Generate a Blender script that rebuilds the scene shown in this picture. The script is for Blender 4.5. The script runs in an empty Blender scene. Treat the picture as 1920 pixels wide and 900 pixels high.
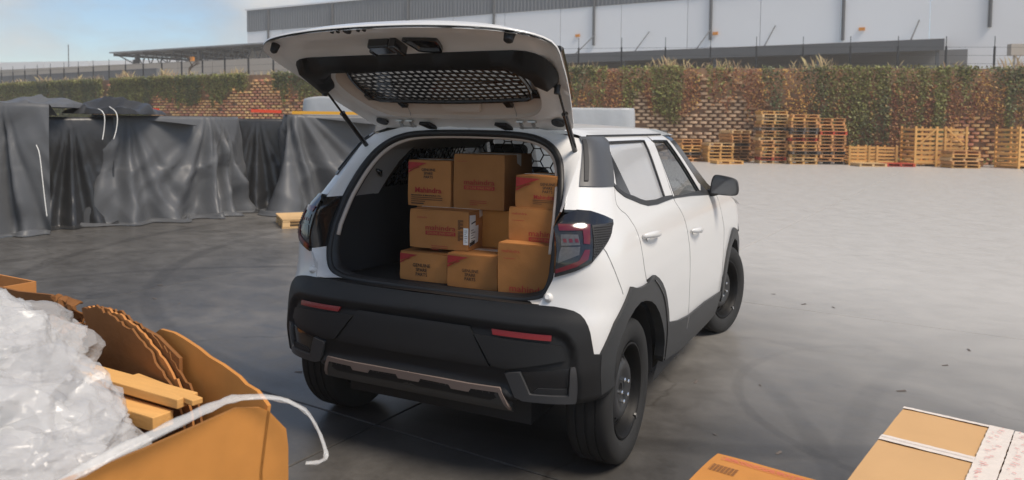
import bpy, bmesh, math, random
import numpy as np
from mathutils import Vector, Matrix, noise, geometry
SC = bpy.context.scene
COL = SC.collection
rnd = random.Random(7)
R = math.radians

# ------------------------------------------------------------------ camera
F_, CY_ = 1404.58, 304.60
CAM = Vector((1.839, -3.3495, 1.5664)); YAW, PITCH, ROLL = -.4502, .05, -.012
R0 = Vector((math.cos(YAW), -math.sin(YAW), 0)); F0 = Vector((math.sin(YAW), math.cos(YAW), 0)); ZZ = Vector((0, 0, 1))
FW = F0*math.cos(PITCH)-ZZ*math.sin(PITCH); UP0 = F0*math.sin(PITCH)+ZZ*math.cos(PITCH)
RT = math.cos(ROLL)*R0-math.sin(ROLL)*UP0; UPV = math.sin(ROLL)*R0+math.cos(ROLL)*UP0
cd = bpy.data.cameras.new('camera'); cam = bpy.data.objects.new('camera', cd); COL.objects.link(cam)
M = Matrix.Identity(4)
for i in range(3):
    M[i][0] = RT[i]; M[i][1] = UPV[i]; M[i][2] = -FW[i]; M[i][3] = CAM[i]
cam.matrix_world = M
cd.sensor_width = 36; cd.lens = F_/1920*36; cd.shift_y = (CY_-450)/1920; cd.clip_start = .05; cd.clip_end = 3000
cd.dof.use_dof = True; cd.dof.focus_distance = 3.7; cd.dof.aperture_fstop = 3.6
SC.camera = cam
def CF(r, d, z=0.0):
    """point r metres to the right of and d metres in front of the camera's foot"""
    p = CAM+R0*r+F0*d
    return Vector((p.x, p.y, z))
CFROT = math.atan2(R0.y, R0.x)

# ------------------------------------------------------------------ world, sun, exposure
SUN_EL, SUN_AZ = R(55), R(104)          # azimuth measured from +Y towards +X
sdir = Vector((math.sin(SUN_AZ)*math.cos(SUN_EL), math.cos(SUN_AZ)*math.cos(SUN_EL), math.sin(SUN_EL)))
w = bpy.data.worlds.new('World'); SC.world = w; w.use_nodes = True
nt = w.node_tree; N = nt.nodes; L = nt.links
bg = N['Background']; bg.inputs['Strength'].default_value = .09
sky = N.new('ShaderNodeTexSky'); sky.sky_type = 'NISHITA'; sky.sun_disc = False
sky.sun_elevation = SUN_EL; sky.sun_rotation = SUN_AZ; sky.air_density = 1.0; sky.dust_density = .1; sky.ozone_density = 3.0
tc = N.new('ShaderNodeTexCoord')
mp = N.new('ShaderNodeMapping'); mp.inputs['Scale'].default_value = (1.0, 1.0, 2.6); mp.inputs['Location'].default_value = (.37, .12, .05)
L.new(tc.outputs['Generated'], mp.inputs['Vector'])
n1 = N.new('ShaderNodeTexNoise'); n1.inputs['Scale'].default_value = 2.3; n1.inputs['Detail'].default_value = 7; n1.inputs['Roughness'].default_value = .58
L.new(mp.outputs['Vector'], n1.inputs['Vector'])
cr = N.new('ShaderNodeValToRGB'); cr.color_ramp.elements[0].position = .46; cr.color_ramp.elements[1].position = .64
L.new(n1.outputs['Fac'], cr.inputs['Fac'])
n2 = N.new('ShaderNodeTexNoise'); n2.inputs['Scale'].default_value = 4.5; n2.inputs['Detail'].default_value = 5
L.new(mp.outputs['Vector'], n2.inputs['Vector'])
cc = N.new('ShaderNodeValToRGB'); cc.color_ramp.elements[0].color = (3.6, 3.75, 3.95, 1); cc.color_ramp.elements[1].color = (6.6, 6.4, 6.1, 1)
cc.color_ramp.elements[0].position = .3; cc.color_ramp.elements[1].position = .7
L.new(n2.outputs['Fac'], cc.inputs['Fac'])
mxs = N.new('ShaderNodeMixRGB'); L.new(cr.outputs['Color'], mxs.inputs['Fac'])
L.new(sky.outputs['Color'], mxs.inputs['Color1']); L.new(cc.outputs['Color'], mxs.inputs['Color2'])
L.new(mxs.outputs['Color'], bg.inputs['Color'])
sl = bpy.data.lights.new('sun', 'SUN'); sl.energy = 3.0; sl.angle = R(24); sl.color = (1, .885, .75)
so = bpy.data.objects.new('sun', sl); COL.objects.link(so); so.rotation_euler = sdir.to_track_quat('Z', 'Y').to_euler()
SC.view_settings.view_transform = 'Standard'; SC.view_settings.look = 'None'; SC.view_settings.exposure = 0.52; SC.view_settings.gamma = 1

# ------------------------------------------------------------------ materials
def lin(*c):
    return tuple((v/255/12.92 if v/255 <= .04045 else ((v/255+.055)/1.055)**2.4) for v in c)+(1,)
MATS = {}
def mk(name, col, rough=.5, metal=0., spec=.5, var=0., scale=8., stretch=(1, 1, 1), bump=0., bscale=None, coat=0., rand=0., island=0., rvar=0., col2=None, coords='Object', trans=0., alpha=1.):
    m = bpy.data.materials.new(name); m.use_nodes = True; t = m.node_tree; n = t.nodes; l = t.links
    b = n['Principled BSDF']
    b.inputs['Base Color'].default_value = col; b.inputs['Roughness'].default_value = rough; b.inputs['Metallic'].default_value = metal
    b.inputs['Specular IOR Level'].default_value = spec; b.inputs['Coat Weight'].default_value = coat; b.inputs['Coat Roughness'].default_value = .06
    b.inputs['Transmission Weight'].default_value = trans; b.inputs['Alpha'].default_value = alpha
    if var or bump or rvar or col2 or rand or island:
        if coords == 'World':
            g = n.new('ShaderNodeNewGeometry'); src = g.outputs['Position']
        else:
            g = n.new('ShaderNodeTexCoord'); src = g.outputs['Object']
        mpn = n.new('ShaderNodeMapping'); mpn.inputs['Scale'].default_value = stretch; l.new(src, mpn.inputs['Vector'])
        ns = n.new('ShaderNodeTexNoise'); ns.inputs['Scale'].default_value = scale; ns.inputs['Detail'].default_value = 6; ns.inputs['Roughness'].default_value = .6
        l.new(mpn.outputs['Vector'], ns.inputs['Vector'])
        c = None
        if col2:
            r_ = n.new('ShaderNodeValToRGB'); r_.color_ramp.elements[0].position = .35; r_.color_ramp.elements[1].position = .65
            r_.color_ramp.elements[0].color = col; r_.color_ramp.elements[1].color = col2; l.new(ns.outputs['Fac'], r_.inputs['Fac']); c = r_.outputs['Color']
        hs = n.new('ShaderNodeHueSaturation')
        if c: l.new(c, hs.inputs['Color'])
        else: hs.inputs['Color'].default_value = col
        val = None
        def addv(sock, amt, prev):
            mr = n.new('ShaderNodeMapRange'); mr.inputs['To Min'].default_value = 1-amt; mr.inputs['To Max'].default_value = 1+amt
            l.new(sock, mr.inputs['Value'])
            if prev is None: return mr.outputs['Result']
            mm = n.new('ShaderNodeMath'); mm.operation = 'MULTIPLY'; l.new(prev, mm.inputs[0]); l.new(mr.outputs['Result'], mm.inputs[1]); return mm.outputs[0]
        if var:
            val = addv(ns.outputs['Fac'], var, val); 
        if rand:
            oi = n.new('ShaderNodeObjectInfo'); val = addv(oi.outputs['Random'], rand, val)
        if island:
            gg = n.new('ShaderNodeNewGeometry'); val = addv(gg.outputs['Random Per Island'], island, val)
            hm = n.new('ShaderNodeMapRange'); hm.inputs['To Min'].default_value = .47; hm.inputs['To Max'].default_value = .53
            l.new(gg.outputs['Random Per Island'], hm.inputs['Value']); l.new(hm.outputs['Result'], hs.inputs['Hue'])
        if val is not None: l.new(val, hs.inputs['Value'])
        l.new(hs.outputs['Color'], b.inputs['Base Color'])
        if rvar:
            mr = n.new('ShaderNodeMapRange'); mr.inputs['From Min'].default_value = .3; mr.inputs['From Max'].default_value = .7
            mr.inputs['To Min'].default_value = max(.02, rough-rvar); mr.inputs['To Max'].default_value = rough+rvar; l.new(ns.outputs['Fac'], mr.inputs['Value']); l.new(mr.outputs['Result'], b.inputs['Roughness'])
        if bump:
            bs = ns
            if bscale:
                bs = n.new('ShaderNodeTexNoise'); bs.inputs['Scale'].default_value = bscale; bs.inputs['Detail'].default_value = 5; l.new(mpn.outputs['Vector'], bs.inputs['Vector'])
            bn = n.new('ShaderNodeBump'); bn.inputs['Strength'].default_value = 1; bn.inputs['Distance'].default_value = bump
            l.new(bs.outputs['Fac'], bn.inputs['Height']); l.new(bn.outputs['Normal'], b.inputs['Normal'])
    MATS[name] = m
    return m
white = mk('white car paint', (.66, .66, .65, 1), .30, coat=.5)
white_in = mk('bare inner paint', (.80, .79, .77, 1), .34, coat=.4)
blackp = mk('textured black plastic', (.0125, .0128, .0135, 1), .52, spec=.35, bump=.0006, scale=420)
greyp = mk('dark grey cladding plastic', (.032, .033, .034, 1), .5, spec=.45, bump=.0005, scale=400)
trimgrey = mk('grey pillar trim', (.062, .064, .067, 1), .38)
glossb = mk('gloss black plastic', (.012, .012, .013, 1), .12, coat=.5)
rubber = mk('tyre rubber', (.022, .022, .022, 1), .72, spec=.3, var=.25, scale=14, bump=.0008, bscale=160)
sealm = mk('rubber seal', (.013, .013, .014, 1), .5)
steel = mk('black painted steel rim', (.030, .030, .031, 1), .42, spec=.4)
barrelm = mk('black rim barrel', (.006, .006, .006, 1), .5, spec=.2)  # darker than the disc: shade inside the wheel put into the colour
chrome = mk('plated steel', (.75, .75, .74, 1), .22, metal=1)
linerm = mk('cargo liner plastic', (.018, .019, .021, 1), .62, bump=.0006, scale=350)
beige = mk('beige inner trim', (.56, .47, .40, 1), .65)
greytrim = mk('warm grey inner trim', (.30, .28, .26, 1), .7)
redlens = mk('red lens', (.10, .004, .010, 1), .15, coat=.6)
redrefl = mk('red reflector', (.20, .004, .004, 1), .3, coat=.3, bump=.002, scale=260)
clearlens = mk('clear lamp lens', (.07, .07, .073, 1), .2, coat=.4, var=.6, scale=70)
skidm = mk('grey skid plate', (.060, .058, .055, 1), .4, metal=.2)
bronze = mk('bronze painted strip', (.26, .205, .18, 1), .38, metal=.3)
bezelm = mk('grey bezel plastic', (.055, .056, .059, 1), .32)
blank = mk('light grey blanking panel', (.44, .445, .45, 1), .16, coat=.8, var=.10, scale=2.2)
seamm = mk('panel gap shade', (.20, .20, .20, 1), .6)
seatm = mk('dark seat cloth', (.03, .03, .032, 1), .85)
rodm = mk('strut rod', (.06, .06, .06, 1), .25, metal=.8)
def glassmat(name, tint, refl_rough=.02):
    m = bpy.data.materials.new(name); m.use_nodes = True; t = m.node_tree; n = t.nodes; l = t.links
    n.remove(n['Principled BSDF']); out = n['Material Output']
    tr = n.new('ShaderNodeBsdfTransparent'); tr.inputs['Color'].default_value = tint
    gl = n.new('ShaderNodeBsdfGlossy'); gl.inputs['Roughness'].default_value = refl_rough; gl.inputs['Color'].default_value = (.95, .97, 1, 1)
    fr = n.new('ShaderNodeFresnel'); fr.inputs['IOR'].default_value = 1.75
    mx = n.new('ShaderNodeMixShader'); l.new(fr.outputs[0], mx.inputs[0]); l.new(tr.outputs[0], mx.inputs[1]); l.new(gl.outputs[0], mx.inputs[2]); l.new(mx.outputs[0], out.inputs['Surface'])
    return m
glass = glassmat('tinted side glass', (.62, .64, .64, 1)); glassd = glassmat('windscreen glass', (.6, .62, .62, 1))
card = mk('brown cardboard', (.42, .182, .058, 1), .78, spec=.2, var=.22, scale=5.0, rand=.16, bump=.0016, bscale=24)
cardl = mk('pale tan cardboard', (.54, .33, .155, 1), .72, spec=.25, var=.10, scale=4.0, bump=.0010, bscale=30)
cardo = mk('orange tan cardboard', (.50, .215, .052, 1), .70, spec=.25, var=.24, scale=5.0, bump=.0010, bscale=25)
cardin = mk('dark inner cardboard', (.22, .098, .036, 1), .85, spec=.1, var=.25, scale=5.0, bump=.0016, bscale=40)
redink = mk('red print', (.36, .026, .022, 1), .7, var=.3, scale=40)
blackink = mk('black print', (.020, .018, .016, 1), .7)
brownink = mk('brown print', (.12, .05, .02, 1), .7)
paper = mk('white label paper', (.74, .74, .72, 1), .6)
tape = mk('clear packing tape', (.72, .64, .56, 1), .16, spec=.6, var=.12, scale=30, bump=.0012, bscale=60)
tapered = mk('red print on tape', (.62, .10, .09, 1), .3)
film = mk('crumpled milky film', (.60, .60, .60, 1), .26, spec=.5, var=.10, scale=9, bump=.004, bscale=26, alpha=.72)
filml = mk('loose outer film', (.66, .66, .66, 1), .2, spec=.6, bump=.003, bscale=30, alpha=.34)
wood = mk('pallet timber', (.50, .255, .105, 1), .75, spec=.2, var=.30, scale=5, stretch=(1, 9, 9), rand=.35, bump=.002)
woody = mk('yellow crate timber', (.60, .335, .115, 1), .72, spec=.2, var=.22, scale=5, stretch=(1, 9, 9), rand=.16, bump=.002)
woodp = mk('pale raw timber', (.60, .40, .20, 1), .75, spec=.2, var=.22, scale=5, stretch=(1, 9, 9), rand=.2)
woodr = mk('red painted timber', (.42, .045, .02, 1), .65, var=.3, scale=8, rand=.2)
woodd = mk('weathered dark timber', (.10, .085, .075, 1), .8, var=.4, scale=8, rand=.3)
tarpk = mk('dark tarpaulin and painted shade', (.026, .027, .029, 1), .36, spec=.5, bump=.008, bscale=6)  # dark bunched sheet; on the hanging pieces it paints in recess shade
tarpm = mk('grey pvc tarpaulin', (.088, .092, .098, 1), .47, spec=.4, var=.08, scale=2.0, bump=.005, bscale=5)
tarpl = mk('pale grey tarpaulin', (.36, .38, .40, 1), .42, spec=.5, var=.06, scale=1.5, bump=.01, bscale=5)
rope = mk('white rope', (.66, .66, .63, 1), .7)
redpaint = mk('red painted steel', (.58, .055, .018, 1), .45)
yellowpaint = mk('yellow painted steel', (.70, .36, .03, 1), .45)
blockm = mk('terracotta concrete block', (.66, .47, .31, 1), .85, spec=.2, var=.25, scale=3, rand=.24, island=.0)
blockst = mk('terracotta concrete block mass', (.72, .40, .21, 1), .85, spec=.2, var=.3, scale=.35, island=.28)
backw = mk('soil behind blocks', (.26, .165, .105, 1), .95, var=.4, scale=3)
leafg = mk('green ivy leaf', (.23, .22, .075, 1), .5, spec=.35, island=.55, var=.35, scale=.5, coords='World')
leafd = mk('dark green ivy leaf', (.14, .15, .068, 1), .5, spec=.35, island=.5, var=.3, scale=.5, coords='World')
leafr = mk('russet creeper leaf', (.36, .165, .085, 1), .55, spec=.3, island=.6, var=.3, scale=.6, coords='World')
leafo = mk('orange creeper leaf', (.46, .24, .085, 1), .55, spec=.3, island=.6, var=.3, scale=.6, coords='World')
straw = mk('dry grass blade', (.62, .47, .27, 1), .8, island=.35)
clad = mk('white cladding', (.86, .86, .855, 1), .5, var=.03, scale=.25, rand=.02)
cladg = mk('grey ribbed cladding', (.165, .175, .185, 1), .5, rand=.05)
steelg = mk('grey structural steel', (.10, .105, .11, 1), .5)
roofm = mk('canopy sheet', (.30, .31, .32, 1), .5)
darkm = mk('bay wall with painted shade', (.22, .22, .22, 1), .8)  # shade under the canopies put into the wall's grey
postm = mk('black fence post', (.022, .024, .026, 1), .5)
screen = mk('beige screen wall', (.40, .36, .31, 1), .8, var=.12, scale=.4)
screeng = mk('dark grey screen wall', (.15, .155, .16, 1), .8, var=.25, scale=.6)
soil = mk('upper yard concrete', (.28, .26, .24, 1), .9)
amber = mk('amber lamp plastic', (.75, .28, .03, 1), .4)

def translucent(m, k):
    t = m.node_tree; n = t.nodes; l = t.links; b = n['Principled BSDF']; out = n['Material Output']
    tr = n.new('ShaderNodeBsdfTranslucent'); src = b.inputs['Base Color'].links
    if src: l.new(src[0].from_socket, tr.inputs['Color'])
    else: tr.inputs['Color'].default_value = b.inputs['Base Color'].default_value
    mx = n.new('ShaderNodeMixShader'); mx.inputs[0].default_value = k; l.new(b.outputs[0], mx.inputs[1]); l.new(tr.outputs[0], mx.inputs[2]); l.new(mx.outputs[0], out.inputs['Surface'])
for m_ in (leafg, leafd, leafr, leafo, straw): translucent(m_, .4)
frost = mk('hazy rear glass', (.15, .15, .145, 1), .3, spec=.5); translucent(frost, .75)
def hazemat():
    m = bpy.data.materials.new('thin haze'); m.use_nodes = True; t = m.node_tree; t.nodes.remove(t.nodes['Principled BSDF'])
    v = t.nodes.new('ShaderNodeVolumePrincipled'); v.inputs['Color'].default_value = (1, .94, .86, 1); v.inputs['Density'].default_value = .0020; v.inputs['Anisotropy'].default_value = .2
    t.links.new(v.outputs[0], t.nodes['Material Output'].inputs['Volume']); return m
# concrete yard
def groundmat():
    m = bpy.data.materials.new('worn wet concrete'); m.use_nodes = True; t = m.node_tree; n = t.nodes; l = t.links; b = n['Principled BSDF']
    g = n.new('ShaderNodeNewGeometry')
    def nz(scale, detail=6, rough=.6, sx=(1, 1, 1), dist=0):
        mpn = n.new('ShaderNodeMapping'); mpn.inputs['Scale'].default_value = sx; mpn.inputs['Rotation'].default_value = (0, 0, .5); l.new(g.outputs['Position'], mpn.inputs['Vector'])
        s = n.new('ShaderNodeTexNoise'); s.inputs['Scale'].default_value = scale; s.inputs['Detail'].default_value = detail; s.inputs['Roughness'].default_value = rough; s.inputs['Distortion'].default_value = dist
        l.new(mpn.outputs['Vector'], s.inputs['Vector']); return s.outputs['Fac']
    def ramp(f, a, b_, ca, cb):
        r = n.new('ShaderNodeValToRGB'); r.color_ramp.elements[0].position = a; r.color_ramp.elements[1].position = b_; r.color_ramp.elements[0].color = ca; r.color_ramp.elements[1].color = cb; l.new(f, r.inputs['Fac']); return r.outputs['Color']
    def mul(a, b_, fac=1):
        x = n.new('ShaderNodeMixRGB'); x.blend_type = 'MULTIPLY'; x.inputs['Fac'].default_value = fac; l.new(a, x.inputs['Color1']); l.new(b_, x.inputs['Color2']); return x.outputs['Color']
    big = nz(.35, 5, .6, dist=.6); mid = nz(3.2, 9, .72, (1.0, 1.15, 1), .3); fine = nz(38, 8, .75); streak = nz(1.0, 6, .62, (.7, 1.5, 1), .3)
    c = ramp(big, .3, .7, (.066, .0625, .058, 1), (.122, .116, .108, 1))
    c = mul(c, ramp(mid, .32, .68, (.72, .72, .72, 1), (1.26, 1.26, 1.26, 1)))
    c = mul(c, ramp(streak, .35, .7, (.80, .80, .80, 1), (1.12, 1.12, 1.12, 1)))
    c = mul(c, ramp(fine, .3, .7, (.88, .88, .88, 1), (1.1, 1.1, 1.1, 1)))
    oi = n.new('ShaderNodeObjectInfo'); c = mul(c, ramp(oi.outputs['Random'], 0, 1, (.90, .90, .90, 1), (1.08, 1.07, 1.06, 1)))
    # cracks and dark stains
    vo = n.new('ShaderNodeTexVoronoi'); vo.feature = 'DISTANCE_TO_EDGE'; vo.inputs['Scale'].default_value = .22
    wp = n.new('ShaderNodeTexNoise'); wp.inputs['Scale'].default_value = 1.6; wp.inputs['Detail'].default_value = 6; l.new(g.outputs['Position'], wp.inputs['Vector'])
    wv = n.new('ShaderNodeMixRGB'); wv.blend_type = 'ADD'; wv.inputs['Fac'].default_value = .9; l.new(g.outputs['Position'], wv.inputs['Color1']); l.new(wp.outputs['Color'], wv.inputs['Color2']); l.new(wv.outputs['Color'], vo.inputs['Vector'])
    c = mul(c, ramp(vo.outputs['Distance'], .0006, .003, (.60, .58, .56, 1), (1, 1, 1, 1)))
    st_ = nz(.75, 4, .55, (1, 1, 1), .8); c = mul(c, ramp(st_, .60, .70, (1, 1, 1, 1), (.70, .69, .68, 1)))
    # curved tyre marks
    for cx_, cy_, rad, wd in ((5.908, .683, 4.122, .085), (-2.037, -.513, 3.834, .075), (2.357, 1.477, 1.233, .035), (-.6, 5.2, 5.2, .10), (-.6, 5.2, 6.6, .10)):
        vm = n.new('ShaderNodeVectorMath'); vm.operation = 'DISTANCE'; vm.inputs[1].default_value = (cx_, cy_, 0); l.new(g.outputs['Position'], vm.inputs[0])
        sb = n.new('ShaderNodeMath'); sb.operation = 'SUBTRACT'; sb.inputs[1].default_value = rad; l.new(vm.outputs['Value'], sb.inputs[0])
        ab = n.new('ShaderNodeMath'); ab.operation = 'ABSOLUTE'; l.new(sb.outputs[0], ab.inputs[0])
        ms = n.new('ShaderNodeMath'); ms.operation = 'MULTIPLY_ADD'; ms.inputs[1].default_value = -.12; l.new(mid, ms.inputs[0]); l.new(ab.outputs[0], ms.inputs[2])
        ad2 = n.new('ShaderNodeMath'); ad2.operation = 'ADD'; ad2.inputs[1].default_value = .06; l.new(ms.outputs[0], ad2.inputs[0])
        c = mul(c, ramp(ad2.outputs[0], wd*.5, wd, (.70, .70, .70, 1), (1, 1, 1, 1)), .9)
    # paler concrete towards the far right, with sky sheen put into its colour
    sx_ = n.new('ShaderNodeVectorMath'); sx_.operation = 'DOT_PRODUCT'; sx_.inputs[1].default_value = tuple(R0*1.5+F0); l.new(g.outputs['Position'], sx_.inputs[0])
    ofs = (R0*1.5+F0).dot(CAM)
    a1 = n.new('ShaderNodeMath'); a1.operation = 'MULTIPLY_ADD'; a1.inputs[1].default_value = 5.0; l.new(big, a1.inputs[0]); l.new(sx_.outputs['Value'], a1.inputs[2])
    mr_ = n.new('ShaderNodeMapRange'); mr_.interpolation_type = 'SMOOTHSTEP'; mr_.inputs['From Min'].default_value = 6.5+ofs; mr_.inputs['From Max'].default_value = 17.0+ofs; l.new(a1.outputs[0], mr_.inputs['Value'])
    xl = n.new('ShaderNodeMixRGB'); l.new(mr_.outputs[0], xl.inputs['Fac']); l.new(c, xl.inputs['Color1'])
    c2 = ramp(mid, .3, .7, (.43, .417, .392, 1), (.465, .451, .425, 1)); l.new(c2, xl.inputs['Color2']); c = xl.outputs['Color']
    l.new(c, b.inputs['Base Color'])
    rr = n.new('ShaderNodeMapRange'); rr.inputs['From Min'].default_value = .35; rr.inputs['From Max'].default_value = .65; rr.inputs['To Min'].default_value = .30; rr.inputs['To Max'].default_value = .46
    l.new(mid, rr.inputs['Value']); l.new(rr.outputs[0], b.inputs['Roughness']); b.inputs['Specular IOR Level'].default_value = .5
    ad = n.new('ShaderNodeMath'); ad.operation = 'ADD'; l.new(mid, ad.inputs[0]); l.new(fine, ad.inputs[1])
    bn = n.new('ShaderNodeBump'); bn.inputs['Distance'].default_value = .0016; bn.inputs['Strength'].default_value = .5; l.new(fine, bn.inputs['Height']); l.new(bn.outputs[0], b.inputs['Normal'])
    return m
gmat = groundmat()

# ------------------------------------------------------------------ mesh helpers
def link(name, me, parent=None):
    o = bpy.data.objects.new(name, me); COL.objects.link(o)
    if parent is not None: o.parent = parent
    return o
def tag(o, label=None, cat=None, group=None, kind=None):
    if label: o['label'] = label
    if cat: o['category'] = cat
    if group: o['group'] = group
    if kind: o['kind'] = kind
    return o
def empty(name, loc=(0, 0, 0), rz=0, label=None, cat=None, group=None):
    o = bpy.data.objects.new(name, None); COL.objects.link(o); o.location = loc; o.rotation_euler = (0, 0, rz); o.empty_display_size = .1
    return tag(o, label, cat, group)
class MB:
    def __init__(s): s.v = []; s.f = []
    def add(s, vs, fs):
        b = len(s.v); s.v += [tuple(v) for v in vs]; s.f += [tuple(i+b for i in f) for f in fs]; return s
    def box(s, c, d, rot=None):
        hx, hy, hz = d[0]/2, d[1]/2, d[2]/2
        vs = [Vector((x, y, z)) for x in (-hx, hx) for y in (-hy, hy) for z in (-hz, hz)]
        if rot is not None: vs = [rot @ v for v in vs]
        return s.add([v+Vector(c) for v in vs], [(0, 1, 3, 2), (4, 6, 7, 5), (0, 4, 5, 1), (2, 3, 7, 6), (0, 2, 6, 4), (1, 5, 7, 3)])
    def bar(s, a, b, w, h=None, up=(0, 0, 1)):
        a = Vector(a); b = Vector(b); d = b-a; ln = d.length
        if ln < 1e-6: return s
        x = d/ln; u = Vector(up)
        if abs(x.dot(u)) > .98: u = Vector((1, 0, 0))
        y = u.cross(x).normalized(); z = x.cross(y); h = h or w
        rot = Matrix((x, y, z)).transposed()
        return s.box((a+b)/2, (ln, w, h), rot)
    def tube(s, pts, r, n=8, closed=False, caps=True):
        pts = [Vector(p) for p in pts]; k = len(pts); rs = r if isinstance(r, (list, tuple)) else [r]*k; b = len(s.v); u = None
        for i in range(k):
            if closed: d = pts[(i+1) % k]-pts[i-1]
            else: d = pts[min(i+1, k-1)]-pts[max(i-1, 0)]
            d.normalize()
            if u is None:
                u = d.orthogonal().normalized()
            u = (u-d*u.dot(d)); u = u.normalized() if u.length > 1e-6 else d.orthogonal().normalized()
            v = d.cross(u)
            for j in range(n):
                a = 2*math.pi*j/n; s.v.append(tuple(pts[i]+(u*math.cos(a)+v*math.sin(a))*rs[i]))
        for i in range(k if closed else k-1):
            i2 = (i+1) % k
            for j in range(n):
                s.f.append((b+i*n+j, b+i*n+(j+1) % n, b+i2*n+(j+1) % n, b+i2*n+j))
        if caps and not closed:
            s.f.append(tuple(b+j for j in range(n))[::-1]); s.f.append(tuple(b+(k-1)*n+j for j in range(n)))
        return s
    def grid(s, P, closed_u=False):
        """P[i][j] points"""
        b = len(s.v); nu = len(P); nv = len(P[0])
        for row in P: s.v += [tuple(p) for p in row]
        for i in range(nu if closed_u else nu-1):
            for j in range(nv-1):
                i2 = (i+1) % nu; s.f.append((b+i*nv+j, b+i2*nv+j, b+i2*nv+j+1, b+i*nv+j+1))
        return s
    def prism(s, poly, depth_vec):
        """flat polygon (3D points) extruded"""
        n = len(poly); d = Vector(depth_vec); vs = [Vector(p) for p in poly]+[Vector(p)+d for p in poly]
        return s.add(vs, [tuple(range(n))[::-1], tuple(range(n, 2*n))]+[(i, (i+1) % n, n+(i+1) % n, n+i) for i in range(n)])
    def mesh(s, name, mat, smooth=False, fix=False):
        me = bpy.data.meshes.new(name); me.from_pydata(s.v, [], s.f)
        if fix:
            bm = bmesh.new(); bm.from_mesh(me); bmesh.ops.remove_doubles(bm, verts=bm.verts, dist=1e-5); bmesh.ops.recalc_face_normals(bm, faces=bm.faces); bm.to_mesh(me); bm.free()
        me.materials.append(mat)
        if smooth:
            me.polygons.foreach_set('use_smooth', [True]*len(me.polygons))
            if smooth != True:
                try: me.set_sharp_from_angle(angle=R(smooth))
                except Exception: pass
        return me
    def obj(s, name, mat, parent=None, smooth=False, fix=False): return link(name, s.mesh(name, mat, smooth, fix), parent)
def bevel(o, wd, seg=2):
    m = o.modifiers.new('bevel', 'BEVEL'); m.width = wd; m.segments = seg; m.limit_method = 'ANGLE'; return o
def copytree(o, parent=None):
    c = o.copy(); COL.objects.link(c)
    if parent is not None: c.parent = parent
    for ch in o.children: copytree(ch, c)
    return c
def lerp(a, b, t): return a+(b-a)*t
def smoothpoly(p, it=2, keep=()):
    """Chaikin corner cutting of an open polyline of tuples"""
    for _ in range(it):
        q = [p[0]]
        for a, b in zip(p[:-1], p[1:]):
            q.append(tuple(lerp(x, y, .25) for x, y in zip(a, b))); q.append(tuple(lerp(x, y, .75) for x, y in zip(a, b)))
        q.append(p[-1]); p = q
    return p
def pip(pts, poly):
    x = pts[:, 0]; y = pts[:, 1]; ins = np.zeros(len(pts), bool); n = len(poly)
    for i in range(n):
        x1, y1 = poly[i]; x2, y2 = poly[(i+1) % n]
        c = ((y1 > y) != (y2 > y))
        with np.errstate(divide='ignore', invalid='ignore'):
            ins ^= c & (x < (x2-x1)*(y-y1)/((y2-y1) if y2 != y1 else 1e-12)+x1)
    return ins
def resample(poly, step):
    out = []
    n = len(poly)
    for i in range(n):
        a = np.array(poly[i], float); b = np.array(poly[(i+1) % n], float); k = max(1, int(np.ceil(np.hypot(*(b-a))/step)))
        for j in range(k): out.append(tuple(a+(b-a)*j/k))
    return out
def fill(outer, holes=(), step=.04):
    """triangulated fill of a 2D polygon with inner grid points -> verts, faces, loops"""
    loops = [resample(outer, step)]+[resample(h, step) for h in holes]
    vs = []; ed = []; lidx = []
    for lp in loops:
        b = len(vs); n = len(lp); vs += lp; ed += [(b+i, b+(i+1) % n) for i in range(n)]; lidx.append(list(range(b, b+n)))
    o = np.array(outer); lo = o.min(0); hi = o.max(0)
    gx, gy = np.meshgrid(np.arange(lo[0]+step*.37, hi[0], step), np.arange(lo[1]+step*.41, hi[1], step)); g = np.stack([gx.ravel(), gy.ravel()], 1)
    if len(g):
        ok = pip(g, outer)
        for h in holes: ok &= ~pip(g, h)
        bp = np.array(vs); g = g[ok]
        if len(g):
            d = np.sqrt(((g[:, None, :]-bp[None])**2).sum(-1)).min(1); g = g[d > step*.45]
    vs = [Vector(v) for v in vs]+[Vector(v) for v in g]
    r = geometry.delaunay_2d_cdt(vs, ed, [], 0, 1e-7)
    V = np.array([tuple(v) for v in r[0]]); T = [tuple(f) for f in r[2]]
    c = np.array([V[list(f)].mean(0) for f in T]); ok = pip(c, outer)
    for h in holes: ok &= ~pip(c, h)
    T = [f for f, k in zip(T, ok) if k]
    mp_ = {}
    for new, olds in enumerate(r[3]):
        for od in olds: mp_[od] = new
    lidx = [[mp_.get(i, i) for i in lp] for lp in lidx]
    return V, T, lidx

# ------------------------------------------------------------------ ground
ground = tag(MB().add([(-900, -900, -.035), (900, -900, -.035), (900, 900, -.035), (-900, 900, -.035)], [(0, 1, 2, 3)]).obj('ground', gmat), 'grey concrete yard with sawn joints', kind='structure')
GR = R(-6.5); ga = Vector((math.cos(GR), math.sin(GR), 0)); gb = Vector((-math.sin(GR), math.cos(GR), 0)); GO = Vector((-.45, -.21, 0)); S = 3.9
g_ = .005; hs = S/2-g_
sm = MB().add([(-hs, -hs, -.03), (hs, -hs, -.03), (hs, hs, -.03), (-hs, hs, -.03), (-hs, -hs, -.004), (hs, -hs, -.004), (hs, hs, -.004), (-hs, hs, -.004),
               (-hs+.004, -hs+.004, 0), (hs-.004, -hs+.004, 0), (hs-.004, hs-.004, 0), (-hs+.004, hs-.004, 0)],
              [(0, 1, 5, 4), (1, 2, 6, 5), (2, 3, 7, 6), (3, 0, 4, 7), (4, 5, 9, 8), (5, 6, 10, 9), (6, 7, 11, 10), (7, 4, 8, 11), (8, 9, 10, 11)]).mesh('concrete_slab', gmat)
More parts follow.
